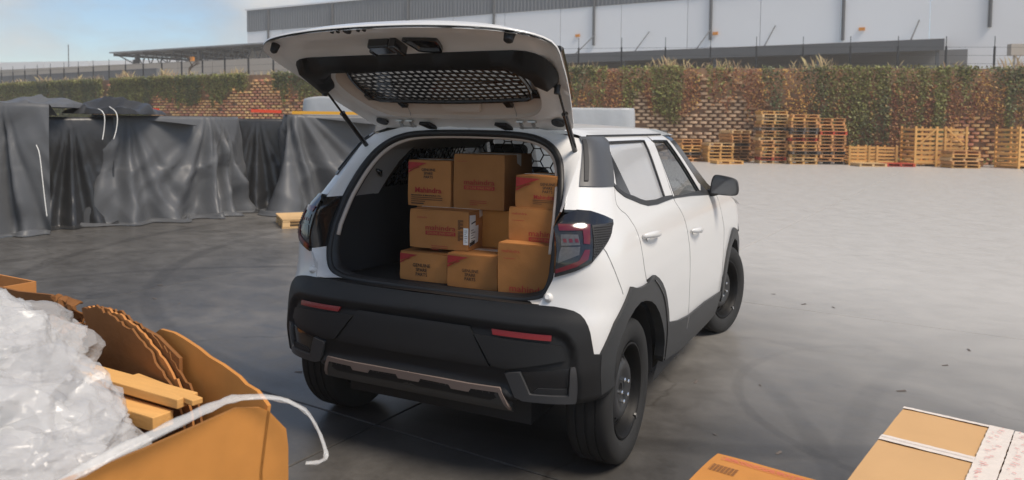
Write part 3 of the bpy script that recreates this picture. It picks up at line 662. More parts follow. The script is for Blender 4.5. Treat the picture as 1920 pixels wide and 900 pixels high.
# --- tail lamps
lamp_p = [(-.60, 1.133), (-.56, 1.178), (-.50, 1.20), (-.429, 1.195), (-.335, 1.174), (-.250, 1.152)]+lamp_low[::-1][1:]+[(-.607, 1.04)]
for sg in (1, -1):
    tl = panel('tail_lamp', lamp_p, glossb, car, off=.010, thick=.03, step=.03, mirror=sg)
    panel('upper_red_lens', [(-.582, 1.144), (-.434, 1.143), (-.462, 1.066), (-.489, 1.07), (-.477, 1.122), (-.58, 1.122)], redlens, tl, off=.0145, thick=.006, step=.03, mirror=sg)
    panel('lower_red_lens', [(-.617, .967), (-.518, 1.003), (-.489, 1.045), (-.466, 1.045), (-.480, 1.006), (-.530, .979), (-.62, .950)], redlens, tl, off=.0145, thick=.006, step=.03, mirror=sg)
    panel('clear_lens', [(-.578, 1.108), (-.503, 1.106), (-.505, 1.064), (-.585, 1.062)], clearlens, tl, off=.013, thick=.006, step=.03, mirror=sg)
    panel('reversing_lens', [(-.586, 1.056), (-.506, 1.058), (-.516, 1.026), (-.606, .992), (-.598, 1.03)], clearlens, tl, off=.013, thick=.006, step=.03, mirror=sg)
    for a in (-.565, -.54, -.515):
        panel('red_bulb_cell', [(a-.008, 1.09), (a+.006, 1.09), (a+.006, 1.075), (a-.008, 1.075)], redlens, tl, off=.015, thick=.004, step=.03, mirror=sg)
    sl_ = panel('side_lens', [(-.424, 1.139), (-.258, 1.142), (-.312, 1.10), (-.405, 1.04), (-.460, 1.0)], linerm, tl, off=.0135, thick=.006, step=.03, mirror=sg)
    dm = MB(); pp = [(-.424, 1.136), (-.275, 1.139), (-.32, 1.10), (-.41, 1.045), (-.455, 1.01)]
    for i in range(26):
        for j in range(16):
            a = -.46+i*.0085+(j % 2)*.00425; b = 1.0+j*.0092
            if pip(np.array([(a, b)]), pp)[0]:
                q = [pt(a-.004, b, .0140, sg), pt(a, b-.0042, .0140, sg), pt(a+.004, b, .0140, sg), pt(a, b+.0042, .0140, sg), pt(a, b, .0185, sg)]
                dm.add(q, [(0, 1, 4), (1, 2, 4), (2, 3, 4), (3, 0, 4)])
    o = dm.obj('lens_studs', bezelm, sl_); o['kind'] = 'stuff'

# --- cargo space
lm = MB()
lowL = [Vector((.575, oy(.83)+.03, .81)), Vector((.592, oy(1.19)+.12, 1.19))]
for sg in (1, -1):
    g = []
    for z, x in ((.80, .575), (.95, .585), (1.10, .585), (1.19, .578)):
        g.append([Vector((sg*(x-.06*sstep(.3, .0, abs(y-.05))*(z < 1.0)), y if k else oy(z)+.035, z)) for k, y in enumerate(np.linspace(-.33, 1.0, 12))])
    lm.grid(g)
lm.add([(-.60, -.39, .785), (.60, -.39, .785), (.60, 1.0, .785), (-.60, 1.0, .785)], [(0, 1, 2, 3)])
lm.obj('cargo_liner', linerm, car, smooth=40)
for sg in (1, -1):
    g = []
    for z, x in ((1.188, .573), (1.27, .555), (1.36, .525), (1.44, .475), (1.475, .43)):
        y0 = oy(z)+.045; y1 = lerp(-.02, .20, (z-1.188)/.29)
        g.append([Vector((sg*(x+.012*math.sin(t*math.pi)), lerp(y0, y1, t), z)) for t in np.linspace(0, 1, 6)])
    u = MB().grid(g).obj('inner_pillar_trim', greytrim, car, smooth=True)
    g = []
    for z, x in ((1.188, .585), (1.22, .58)): g.append([Vector((sg*x, y, z)) for y in np.linspace(-.05, 1.0, 5)])
    MB().grid(g).obj('window_ledge', linerm, car)
    c = Vector((sg*.548, -.05, 1.305)); MB().tube([c+Vector((0, -.028, .018)), c+Vector((-sg*.008, 0, .002)), c+Vector((0, .022, -.022))], [.006, .016, .006], 8).obj('belt_guide', glossb, u, smooth=True)
MB().grid([[Vector((x, y, 1.515-.10*(abs(x)/.52)**3)) for x in np.linspace(-.52, .52, 11)] for y in (-.02, .3, .7, 1.0)]).obj('headliner', greytrim, car, smooth=True)
def hexmesh(w_, h_, c, bw, clip=None):
    """honeycomb of thin bars in the plane (u, v)"""
    m = MB(); done = set()
    dx = c*1.5; dy = c*math.sqrt(3)
    for i in range(-1, int(w_/dx)+2):
        for j in range(-1, int(h_/dy)+2):
            cx = i*dx; cy = j*dy+(dy/2 if i % 2 else 0)
            for k in range(6):
                a = (cx+c*math.cos(k*math.pi/3), cy+c*math.sin(k*math.pi/3)); b = (cx+c*math.cos((k+1)*math.pi/3), cy+c*math.sin((k+1)*math.pi/3))
                mid = ((a[0]+b[0])/2, (a[1]+b[1])/2); key = (round(mid[0], 4), round(mid[1], 4))
                if key in done: continue
                done.add(key)
                if not (0 <= mid[0] <= w_ and 0 <= mid[1] <= h_): continue
                if clip and not clip(*mid): continue
                m.bar((a[0], a[1], 0), (b[0], b[1], 0), bw, .006)
    return m
pz0 = 1.10
hm = hexmesh(1.14, .40, .046, .007); hm.v = [(x-.57, 1.0, z+pz0) for x, z, _ in [(v[0], v[1], 0) for v in hm.v]] if False else [(v[0]-.57, 1.0+v[2], v[1]+pz0) for v in hm.v]
part = MB().box((0, 1.0, .95), (1.16, .02, .32)).box((0, 1.0, 1.115), (1.16, .026, .026)).box((0, 1.0, 1.49), (.9, .026, .02)).obj('partition', linerm, car)
o = hm.obj('honeycomb_guard', glossb, part)
for sg in (1, -1):
    h2 = hexmesh(.80, .28, .023, .0055, clip=lambda u, v: u > v*.78-.03)
    h2.v = [(sg*(lerp(.60, .475, v[1]/.28)+v[2]), v[0]+.02, v[1]+1.20) for v in h2.v]
    fr_ = MB().bar((sg*.60, .0, 1.195), (sg*.60, .85, 1.195), .02).bar((sg*.47, .22, 1.485), (sg*.47, .85, 1.485), .014).bar((sg*.60, .0, 1.195), (sg*.47, .22, 1.485), .02).obj('window_guard_frame', glossb, car)
    h2.obj('honeycomb_guard', glossb, fr_)
for x in (-.36, .36):
    st = MB().box((x, 1.45, .62), (.50, .5, .16)).obj('front_seat', seatm, car); bevel(st, .05, 3)
    b = MB().box((x, 1.24, .98), (.46, .13, .62), Matrix.Rotation(-.18, 3, 'X')).obj('seat_back', seatm, st); bevel(b, .05, 3)
    b = MB().box((x, 1.15, 1.36), (.26, .09, .16), Matrix.Rotation(-.12, 3, 'X')).obj('headrest', seatm, st); bevel(b, .035, 3)
MB().grid([[Vector((x, y, z)) for x in np.linspace(-.74, .74, 5)] for y, z in ((1.72, .80), (1.74, 1.02), (1.82, 1.09), (2.1, 1.07))]).obj('dashboard', linerm, car, smooth=50)
MB().tube([Vector((.36+.17*math.cos(a), 1.66-.05*math.sin(a), 1.03+.16*math.sin(a))) for a in np.linspace(0, 2*math.pi, 25)[:-1]], .012, 8, closed=True).obj('steering_wheel', linerm, car, smooth=True)
# --- door mirrors
for sg in (1, -1):
    m = MB(); oc_ = [(.845, 1.118), (.90, 1.112), (.975, 1.108), (1.018, 1.112), (1.030, 1.135), (1.024, 1.19), (1.01, 1.222), (.96, 1.236), (.88, 1.248), (.862, 1.236), (.848, 1.19)]
    oc_ = [tuple(q) for q in resample(smoothpoly(oc_+[oc_[0]], 2)[:-1], .02)]
    cxm, czm = .935, 1.175; rows = []
    for t, k in ((0, .93), (0, 1.0), (.03, 1.02), (.08, .95), (.12, .74), (.135, .40), (.14, .02)):
        rows.append([Vector((sg*(cxm+(x-cxm)*k+.0*t), 1.80+t, czm+(z-czm)*k-.02*t)) for x, z in oc_+[oc_[0]]])
    mr = m.grid(rows).obj('door_mirror', greyp, car, smooth=True, fix=True)
    MB().add([(sg*(cxm+(x-cxm)*.93), 1.806, czm+(z-czm)*.93) for x, z in oc_], [tuple(range(len(oc_)))]).obj('mirror_glass', mk('mirror glass', (.10, .10, .105, 1), .06, spec=.8) if sg > 0 else bpy.data.materials['mirror glass'], mr)
    MB().tube([Vector((sg*.80, 1.86, 1.115)), Vector((sg*.86, 1.85, 1.12)), Vector((sg*.90, 1.85, 1.13))], [.028, .024, .02], 10).add([(sg*.826, 1.62, 1.146), (sg*.838, 2.0, 1.092), (sg*.800, 1.70, 1.19), (sg*.838, 1.74, 1.13)], [(0, 1, 2)]).obj('mirror_arm', greyp, mr, smooth=True)
# --- raised tailgate
gyy = [-1.0, -.93, -.85, -.77, -.70, -.66, -.39, -.086, -.03, .2]; gzz = [1.948, 1.946, 1.938, 1.922, 1.902, 1.885, 1.737, 1.580, 1.552, 1.45]
gy_s = np.linspace(-1.0, .2, 240); gz_s = np.interp(gy_s, gyy[::1], gzz); kk = np.exp(-np.linspace(-2, 2, 21)**2); kk /= kk.sum(); gz_s = np.convolve(np.pad(gz_s, 10, mode='edge'), kk, 'valid'); gz_s[:12] = np.interp(gy_s[:12], gyy, gzz); gz_s[-12:] = np.interp(gy_s[-12:], gyy, gzz)
def gz(x, y): return np.interp(y, gy_s, gz_s)-.018*np.clip((y+.45)/-.4, 0, 1)*(np.abs(x)/.7)**2
gout = smoothpoly([(0, -.935), (.2, -.93), (.38, -.905), (.54, -.862), (.64, -.80), (.70, -.73), (.722, -.665), (.715, -.60), (.70, -.54), (.675, -.42), (.63, -.26), (.585, -.12), (.565, -.05), (.53, -.035), (.3, -.03), (0, -.03)], 2)
gfull = gout+[(-x, y) for x, y in gout[-2:0:-1]]
gin = smoothpoly([(0, -.55), (.30, -.55), (.44, -.53), (.505, -.47), (.52, -.38), (.50, -.28), (.455, -.185), (.38, -.13), (.2, -.118), (0, -.115)], 2)
ginf = gin+[(-x, y) for x, y in gin[-2:0:-1]]
gate = MB()
V, T, lp = fill(gfull, [ginf], .035)
def gdisp(x, y):
    # raised rim, shallow pressed channel, then the flat of the inner panel
    d = sdist((x, y), np.array(gfull)); r = .010*sstep(.03, .012, d)-.014*sstep(.02, .045, d)*sstep(.085, .06, d)
    return r
A = np.array([(x, y, float(gz(x, y))-0.0+(-gdisp(x, y))) for x, y in V])
gate.add(A, T)
gateo = gate.obj('tailgate', white_in, car, smooth=True, fix=False)
me = gateo.data
bm = bmesh.new(); bm.from_mesh(me)
for f in bm.faces:
    if f.normal.z > 0: f.normal_flip()
bm.to_mesh(me); bm.free()
gn = Vector((0, .452, .892))                    # outwards (up) from the inner panel
def ring(outl, offs, k=1.0, cy=-.48): return [Vector((x*k, cy+(y-cy)*k, float(gz(x*k, cy+(y-cy)*k))))+gn*offs for x, y in outl+[outl[0]]]
# recessed frame round the rear window and the window itself
def rec(x, y, h): q = Vector((x, y, float(gz(x, y)))); return q+gn*h
winl = smoothpoly([(0, -.53), (.26, -.53), (.40, -.515), (.455, -.46), (.468, -.38), (.45, -.30), (.41, -.245), (.34, -.213), (.2, -.203), (0, -.20)], 2); winf = winl+[(-x, y) for x, y in winl[-2:0:-1]]
nW = len(ginf)
def at_loop(lpts, n):
    a = np.array(lpts+[lpts[0]]); d = np.concatenate([[0], np.cumsum(np.hypot(*np.diff(a, axis=0).T))]); t = np.linspace(0, d[-1], n); return list(zip(np.interp(t, d, a[:, 0]), np.interp(t, d, a[:, 1])))
g1 = at_loop(ginf, 97); g2 = at_loop(winf, 97)
MB().grid([[rec(x, y, -.002) for x, y in g1], [rec(x*.995, y, .018) for x, y in g1], [rec(lerp(a[0], b[0], .7), lerp(a[1], b[1], .7), .045) for a, b in zip(g1, g2)], [rec(x, y, .055) for x, y in g2]]).obj('gate_trim', beige, gateo, smooth=50)
for x in (-.30, .30):
    MB().tube([rec(x, -.116, .0), rec(x, -.135, .022), rec(x, -.19, .05)], .0022, 4).obj('trim_joint', greytrim, gateo)
gl_ = at_loop(gfull, 97)
MB().grid([[rec(.0+x*k, -.48+(y+.48)*k, o_) for x, y in gl_] for o_, k in ((0, 1), (.006, 1.0025), (.010, .99), (.016, .955), (.036, .88))]+[[rec(lerp(a[0]*.88, b[0], t), lerp(-.48+(a[1]+.48)*.88, b[1], t), lerp(.036, .072, t)) for a, b in zip(gl_, g2)] for t in (.4, .8, 1.0)]).obj('gate_skin', white, gateo, smooth=True, fix=True)
b = MB().add([rec(x, y, h) for x, y, h in ((-.10, -.196, .050), (.13, -.196, .050), (.12, -.145, .026), (-.08, -.145, .026))]+[rec(x, y, h-.012) for x, y, h in ((-.10, -.192, .050), (.13, -.192, .050), (.11, -.150, .026), (-.07, -.150, .026))], [(4, 5, 6, 7), (0, 1, 5, 4), (1, 2, 6, 5), (2, 3, 7, 6), (3, 0, 4, 7)]).obj('stop_lamp_cover', beige, gateo)
MB().add([rec(x, y, .057) for x, y in winf], [tuple(range(len(winf)))]).obj('rear_window', frost, gateo)
# black upper trim
bt = smoothpoly([(0, -.628), (.42, -.634), (.56, -.636), (.63, -.605), (.662, -.535), (.655, -.455), (.625, -.395), (.575, -.385), (.535, -.43), (.515, -.49), (.45, -.54), (.30, -.552), (0, -.552)], 1); btf = bt+[(-x, y) for x, y in bt[-2:0:-1]]
V, T, lp = fill(btf, [], .04)
def bth(x, y): d = sdist((x, y), np.array(btf)); return -.002-.050*sstep(0, .022, d)
A = [rec(x, y, bth(x, y)) for x, y in V]
MB().add(A, T).obj('upper_trim', blackp, gateo, smooth=True, fix=True)
# guard over the rear window
gm = MB(); ng, ngv = 21, 9
def gq(u, v): return (lerp(-.455, .455, u)*(1-.06*abs(2*v-1)**3), lerp(-.505, -.222, v)+.02*(2*u-1)**2*(1 if v < .5 else -1))
gh = lambda u, v: .030-.02*math.sin(math.pi*u)**.5*0
cells = []
gpoly = [gq(u, 0) for u in np.linspace(0, 1, 12)]+[gq(1, v) for v in np.linspace(0, 1, 6)[1:-1]]+[gq(u, 1) for u in np.linspace(1, 0, 12)]+[gq(0, v) for v in np.linspace(1, 0, 6)[1:-1]]
def bars(dx, sl):
    out = []
    for k in range(-30, 40):
        x0 = k*dx
        p = [(x0+sl*(v-.5), v) for v in np.linspace(0, 1, 9)]
        for a, b in zip(p[:-1], p[1:]):
            if 0.02 < a[0] < .98 and 0.02 < b[0] < .98: out.append((a, b))
    return out
for a, b in bars(1/23, .13): gm.bar(rec(*gq(*a), gh(*a)), rec(*gq(*b), gh(*b)), .0080, .006, up=gn)
for j in range(1, 10):
    v = j/10
    p = [(u, v) for u in np.linspace(.015, .985, 25)]
    for a, b in zip(p[:-1], p[1:]): gm.bar(rec(*gq(*a), gh(*a)), rec(*gq(*b), gh(*b)), .0080, .006, up=gn)
gfm = MB().tube([rec(x, y, .028) for x, y in resample(smoothpoly(gpoly+[gpoly[0]], 1)[:-1], .05)], .0115, 8, closed=True)
for x, y in ((-.30, -.212), (.29, -.212), (-.455, -.28), (.46, -.29)):
    gfm.box(rec(x, y+.01, .028), (.035, .045, .018), Matrix.Rotation(-.47, 3, 'X'))
gfo = gfm.obj('window_guard_frame', glossb, gateo, smooth=40); gm.obj('guard_grid', glossb, gfo)
# latch, pull handle, buffers, hinges, struts
lt = MB().box(rec(-.040, -.72, -.018), (.105, .080, .045), Matrix.Rotation(-.3, 3, 'X')).box(rec(.035, -.715, -.022), (.035, .10, .05), Matrix.Rotation(-.3, 3, 'X')).box(rec(-.105, -.69, -.018), (.02, .05, .045), Matrix.Rotation(-.3, 3, 'X')).obj('latch', glossb, gateo); bevel(lt, .008)
ph = smoothpoly([(.085, -.765), (.235, -.75), (.235, -.73), (.215, -.655), (.20, -.645), (.11, -.655), (.095, -.665), (.08, -.75), (.085, -.765)], 1)[:-1]
MB().add([rec(x, y, -.016) for x, y in ph]+[rec(x, y, .004) for x, y in ph]+[rec(lerp(.16, x, .84), lerp(-.705, y, .8), -.016) for x, y in ph]+[rec(lerp(.16, x, .75), lerp(-.70, y, .65), -.004) for x, y in ph],
         [(i, (i+1) % len(ph), len(ph)+(i+1) % len(ph), len(ph)+i) for i in range(len(ph))]+[(i, (i+1) % len(ph), 2*len(ph)+(i+1) % len(ph), 2*len(ph)+i) for i in range(len(ph))]+[(2*len(ph)+i, 2*len(ph)+(i+1) % len(ph), 3*len(ph)+(i+1) % len(ph), 3*len(ph)+i) for i in range(len(ph))]+[tuple(3*len(ph)+i for i in range(len(ph)))]).obj('pull_handle', glossb, gateo)
for x, y, r_ in ((-.585, -.775, .020), (.585, -.785, .024)):
    MB().tube([rec(x, y, .0), rec(x, y, -.035), rec(x, y, -.042)], [r_, r_*.8, r_*.4], 12).obj('rubber_buffer', sealm, gateo, smooth=40)
for x in (-.50, .50):
    MB().tube([rec(x, -.085, .002), rec(x, -.085, -.008), rec(x, -.085, -.010)], [.034, .031, .02], 18).obj('grommet', sealm, gateo, smooth=40)
for x in (-.235, .20): MB().add([rec(x-.032, -.088, -.003), rec(x+.026, -.085, -.003), rec(x+.05, -.035, -.003), rec(x+.01, -.032, -.003)]+[rec(x-.032, -.088, -.02), rec(x+.026, -.085, -.02), rec(x+.05, -.035, -.02), rec(x+.01, -.032, -.02)], [(4, 5, 6, 7), (0, 1, 5, 4), (1, 2, 6, 5), (2, 3, 7, 6), (3, 0, 4, 7)]).obj('rubber_stop', sealm, gateo)
for x in (-.16, -.13, -.085, -.03, 0.0):
    MB().tube([rec(x, -.905, -.002), rec(x, -.905, -.012)], .008 if x != -.085 else .018, 10).obj('fixing_hole_plug', sealm, gateo)
for x in (-.36, .335):
    hg = MB()
    for dx in (-.035, .03): hg.bar((x+dx, -.075, 1.575), (x+dx, -.045, 1.548), .014, .010).bar((x+dx, -.045, 1.55), (x+dx, -.03, 1.535), .012)
    hg.bar((x-.05, -.085, 1.582), (x-.015, -.085, 1.582), .022, .008).bar((x+.01, -.085, 1.582), (x+.05, -.085, 1.582), .022, .008).tube([(x-.05, -.048, 1.553), (x+.05, -.048, 1.553)], .006, 8)
    hg.obj('hinge', mk('bare hinge steel', (.5, .5, .49, 1), .35, metal=.6) if x < 0 else bpy.data.materials['bare hinge steel'], car)
for sg in (1, -1):
    a = Vector((sg*.621, -.39, 1.722)); b = Vector((sg*.590, -.08, 1.43)); d = b-a
    st = MB().tube([a+d*.36, a+d*.97], .0125, 12).tube([a+d*.355, a+d*.37], .015, 12).obj('gas_strut', glossb, car, smooth=40)
    MB().tube([a+d*.02, a+d*.37], .0055, 10).obj('strut_rod', rodm, st, smooth=40)
    e = MB()
    for q in (a, b): e.tube([q+Vector((0, -.004, .016)), q+Vector((0, -.012, -.022))], [.014, .013], 10).tube([q, q+Vector((-sg*.03, .01, .02))], .008, 8)
    e.obj('strut_ball_joint', sealm, st, smooth=40)
    # black strips on the outer flanks of the gate
    rows = []
    for y in np.linspace(-.24, -.60, 10):
        x = np.interp(y, [-.74, -.66, -.54, -.42, -.26, -.12], [.725, .742, .712, .682, .637, .592])
        rows.append([Vector((sg*(x-.012), y, float(gz(x, y))))+gn*.010, Vector((sg*(x-.004), y, float(gz(x, y))))+gn*.032, Vector((sg*(x-.02), y, float(gz(x, y))))+gn*.042, Vector((sg*(x-.06), y, float(gz(x, y))))+gn*.045])
    MB().grid(rows).obj('gate_side_fin', glossb, gateo, smooth=True)
MB().tube([(0.0, .75, 1.59), (0, .70, 1.62), (0, .62, 1.64)], [.025, .015, .004], 8).obj('roof_antenna', glossb, car, smooth=True)

# ================================================================== boxes in the boot
DG = None
def text_mesh(txt, width, x0, z0, align='L', squash=1.0, height=None, bold=0.):
    """flat lettering in the xz plane facing -y, as (verts, faces)"""
    cu = bpy.data.curves.new('printed_text', 'FONT'); cu.body = txt; cu.size = 1; cu.offset = bold; cu.resolution_u = 2; cu.space_line = .95
    cu.align_x = 'CENTER'
    ob = bpy.data.objects.new('printed_text', cu); COL.objects.link(ob)
    me = bpy.data.meshes.new_from_object(ob.evaluated_get(bpy.context.evaluated_depsgraph_get()))
    v = np.array([tuple(a.co) for a in me.vertices]); f = [tuple(p.vertices) for p in me.polygons]
    bpy.data.objects.remove(ob); bpy.data.curves.remove(cu); bpy.data.meshes.remove(me)
    lo = v.min(0); hi = v.max(0); k = width/(hi[0]-lo[0]); kz = (height/(hi[1]-lo[1])) if height else k*squash
    return [(x0+(a-lo[0])*k, 0, z0+(b-hi[1])*kz) for a, b, c in v], f
def soft_box(w, d, h, c, seed, n=10, bulge=.003, dent=.0028):
    """a board box whose sides bow and whose corners are a little crushed"""
    m = MB(); T = [-1+2*i/n for i in range(n+1)]
    def pt3(x, y, z):
        e = Vector((x*w/2, y*d/2, (z+1)/2*h)); f = noise.noise_vector(Vector((x*1.3+seed, y*1.3, z*1.3)))*dent
        b = bulge*Vector((x*(1-y*y)*(1-z*z), y*(1-x*x)*(1-z*z)*.35, 0)); k = max(0, abs(x)+abs(y)+abs(z)-2.7)*.005
        return e+f*(1 if z > -1 else .3)+b-Vector((x, y, z))*k+Vector(c)
    for ax in range(3):
        for sg in (-1, 1):
            rows = []
            for a in T:
                row = []
                for b in T:
                    q = [0, 0, 0]; q[ax] = sg; q[(ax+1) % 3] = a; q[(ax+2) % 3] = b; row.append(pt3(*q))
                rows.append(row if sg > 0 else row[::-1])
            m.grid(rows)
    return m
def carton(name, label, x0, x1, y, z0, h, depth, mat, prints=(), yaw=0., group=None, cat='cardboard box', ttape=True, tilt=0.):
    w = x1-x0
    root = empty(name, ((x0+x1)/2, y+depth/2, z0), yaw, label, cat, group)
    hw = w/2; hd = depth/2; rd_ = .006
    m = MB(); gap = .0015
    b = soft_box(w, depth, h-.003, (0, 0, 0), x0*31+y*17).obj('carton_body', mat, root, smooth=40, fix=True)
    f = MB()
    f.box((0, -hd/2, h-.001), (w-.004, hd-gap-.004, .004)).box((0, hd/2, h-.001), (w-.004, hd-gap-.004, .004))
    fo = f.obj('top_flaps', mat, root)
    if ttape: MB().box((0, 0, h+.0016), (w+.003, .05, .0012)).box((w/2+.001, 0, h-.03), (.0012, .05, .06)).box((-w/2-.001, 0, h-.03), (.0012, .05, .06)).obj('packing_tape', tape, root)
    by = {}
    for kind, mt, *a in prints:
        key = (kind in ('label', 'text') and kind or 'printed_mark', mt.name); mm = by.setdefault(key, (MB(), mt))[0]
        yf = -hd-.0058
        if kind == 'text':
            t, px, pz, pw, *r = a; v, fc = text_mesh(t, pw, px-hw, pz, **(r[0] if r else {})); mm.add([(q[0], yf, q[2]) for q in v], fc)
        elif kind == 'poly': mm.add([(u-hw, yf+.0003, v) for u, v in a[0]], [tuple(range(len(a[0])))])
        elif kind == 'over':
            t, px, pz, pw, *r = a; v, fc = text_mesh(t, pw, px-hw, pz, **(r[0] if r else {})); mm.add([(q[0], yf-.0004, q[2]) for q in v], fc)
        elif kind == 'lines':
            px, pz, pw, n_, gp_, th = a
            for i in range(n_):
                ww = pw*(1 if i % 3 != 2 else .45); mm.add([(px-hw, yf, pz-i*gp_), (px-hw+ww, yf, pz-i*gp_), (px-hw+ww, yf, pz-i*gp_-th), (px-hw, yf, pz-i*gp_-th)], [(0, 1, 2, 3)])
    nm_ = {'text': 'printed_text', 'printed_mark': 'printed_mark', 'label': 'paper_label'}
    for (k, _), (mm, mt) in by.items():
        o = mm.obj(nm_[k], mt, root); o['kind'] = 'stuff'
    return root
def rect(u0, v0, u1, v1): return [(u0, v0), (u1, v0), (u1, v1), (u0, v1)]
def wedge(h, s=1.): return [('poly', redink, [(.004, h-.008), (.115*s, h-.012), (.004, h-.050*s)]), ('poly', redink, [(.004, h-.066*s), (.004, h-.056*s), (.075*s, h-.034*s), (.062*s, h-.032*s)][:4])]
def gsp(u, v, w_): return [('text', blackink, 'GENUINE\nSPARE\nPARTS', u, v, w_, dict(bold=.012))]
def brand(u, v, w_, small=True):
    o = [('text', redink, 'mahindra', u, v, w_, dict(height=w_*.155, bold=.006)), ('poly', redink, rect(u, v-w_*.30, u+w_, v-w_*.185)), ('over', card, 'GENUINE SPARE PARTS', u+w_*.05, v-w_*.205, w_*.9, dict(height=w_*.075, bold=.01))]
    if small: o += [('lines', redink, u+w_*.20, v-w_*.62, w_*.55, 3, w_*.055, w_*.014)]
    return o
GB = 'brown cartons stacked in the boot'
carton('carton', 'brown carton at the bottom left of the boot pile lettered GENUINE SPARE PARTS', -.292, -.022, -.225, .787, .142, .33, card, wedge(.142, .9)+gsp(.078, .088, .10), yaw=R(1.5), group=GB)
carton('carton', 'brown carton in the middle of the bottom row with a red corner wedge', -.002, .265, -.252, .787, .160, .33, card, wedge(.160)+gsp(.082, .092, .088), yaw=R(2), group=GB)
carton('carton', 'taller carton at the bottom right of the pile beside the opening edge', .298, .575, -.305, .787, .242, .33, card, brand(.062, .055, .19)+[('text', redink, 'mahindra', .022, .215, .088, dict(height=.014)), ('lines', redink, .03, .175, .06, 1, .01, .002)], yaw=R(2), group=GB)
ml = carton('carton', 'wide carton with white shipping labels on its right corner', -.258, .068, -.192, .950, .190, .30, card, brand(.092, .118, .165)+[('lines', brownink, .270, .150, .028, 9, .0055, .0035), ('lines', brownink, .270, .095, .028, 9, .0055, .0035), ('text', redink, 'mahindra', .045, .158, .055, dict(height=.009)), ('poly', paper, rect(.300, .030, .3265, .112)), ('lines', blackink, .306, .100, .015, 7, .009, .002)], yaw=R(4), group=GB)
lb = MB().add([(.1675, -.150, .11), (.1675, -.080, .11), (.1675, -.080, .17), (.1675, -.150, .175)], [(0, 1, 2, 3)]).add([(.1678, -.150, .02), (.1678, -.05, .035), (.1678, -.045, .118), (.1678, -.150, .112)], [(0, 1, 2, 3)]).obj('paper_label', paper, ml)
lk = MB()
for k in range(5): lk.add([(.1684, -.135, .10-k*.013), (.1684, -.135+.05*(1 if k % 2 else .6), .102-k*.013), (.1684, -.135+.05*(1 if k % 2 else .6), .099-k*.013), (.1684, -.135, .097-k*.013)], [(0, 1, 2, 3)])
lk.add([(.1681, -.13, .135), (.1681, -.08, .142), (.1681, -.08, .136), (.1681, -.13, .128)], [(0, 1, 2, 3)]).add([(.1686, -.148, .022), (.1686, -.09, .03), (.1686, -.09, .048), (.1686, -.148, .04)], [(0, 1, 2, 3)])
lk.obj('label_print', blackink, ml)['kind'] = 'stuff'
carton('carton', 'plain carton half hidden behind the wide labelled one at the left', -.415, -.13, .12, .935, .19, .30, card, group=GB)
carton('carton', 'orange-brown carton behind the white labels in the middle row', -.05, .212, -.02, .95, .186, .30, cardo, yaw=R(1), group=GB)
carton('carton', 'carton standing on the tall one at the right of the middle row', .308, .560, -.215, 1.0305, .153, .30, card, brand(.105, .052, .17, False)+[('text', redink, 'mahindra', .018, .132, .075, dict(height=.011)), ('lines', redink, .02, .095, .06, 1, .01, .002)], yaw=R(1.5), group=GB)
carton('carton', 'top left carton with black company lettering under a red brand name', -.352, -.100, -.065, 1.1415, .236, .28, card, wedge(.236)+gsp(.082, .196, .082)+[('text', redink, 'Mahindra', .045, .098, .155, dict(bold=.02, height=.028)), ('text', blackink, 'MAHINDRA & MAHINDRA LTD.', .022, .060, .178, dict(bold=.02, height=.008)), ('lines', brownink, .022, .047, .185, 3, .010, .004), ('lines', blackink, .022, .016, .075, 1, .01, .005)], yaw=R(2), group=GB)
carton('carton', 'largest carton at the top centre of the pile with a dark right side', -.083, .203, -.055, 1.1415, .274, .34, card, brand(.062, .150, .172)+[('lines', redink, .02, .24, .06, 1, .01, .0015)], yaw=R(1), group=GB)
tr_ = carton('carton', 'top right carton with a torn tape corner and a red wedge', .338, .545, -.205, 1.185, .148, .26, card, wedge(.148, 1.1)+gsp(.125, .118, .075)+[('text', redink, 'Mahindra', .095, .062, .10, dict(bold=.02)), ('lines', brownink, .09, .038, .10, 3, .008, .003)], yaw=R(1), group=GB)

# ================================================================== cartons at the right
def flatcarton(name, label, c, rz, lx, ly, h, mat, group=None):
    r = empty(name, c, rz, label, 'cardboard box', group)
    b = soft_box(lx, ly, h, (lx/2, -ly/2, 0), lx*13, 12, .003, .0025).obj('carton_body', mat, r, smooth=40, fix=True)
    return r
# taped pair standing side by side
q0 = Vector((1.972, -.20, 0)); rzt = math.atan2(-.085, .36)
def crumple_tape(m, x0, y0, x1, y1, z, n=14, wob=.004):
    """a strip of tape lying on the lid, a little wrinkled"""
    L_ = Vector((x1-x0, y1-y0)); 
    rows = []
    return m
tc1 = flatcarton('carton', 'tan carton at lower right sealed with clear tape, left of the black gap', (q0.x, q0.y, 0), rzt, .345, .80, .52, cardl, 'tan cartons taped shut at the lower right')
tc2 = flatcarton('carton', 'tan carton beyond the black gap at the frame edge', (q0.x+.352*math.cos(rzt), q0.y+.352*math.sin(rzt), 0), rzt, .50, .80, .518, cardl, 'tan cartons taped shut at the lower right')
def strip(par, x0, x1, y0, y1, z, name, mat, seed, amp=.0022, n=26):
    rg = random.Random(seed); ln = (max(abs(x1-x0), abs(y1-y0))); alongx = abs(x1-x0) > abs(y1-y0)
    rows = []
    for i in range(n+1):
        t = i/n; row = []
        for j in range(7):
            s_ = j/6
            if alongx: x = lerp(x0, x1, t); y = lerp(y0, y1, s_)+rg.uniform(-.0012, .0012)*(j in (0, 6))
            else: x = lerp(x0, x1, s_)+rg.uniform(-.001, .001)*(j in (0, 6)); y = lerp(y0, y1, t)
            row.append(Vector((x, y, z+.001+amp*max(0, noise.noise(Vector((x*60+seed, y*60, 0)))))))
        rows.append(row)
    return MB().grid(rows).obj(name, mat, par, smooth=35)
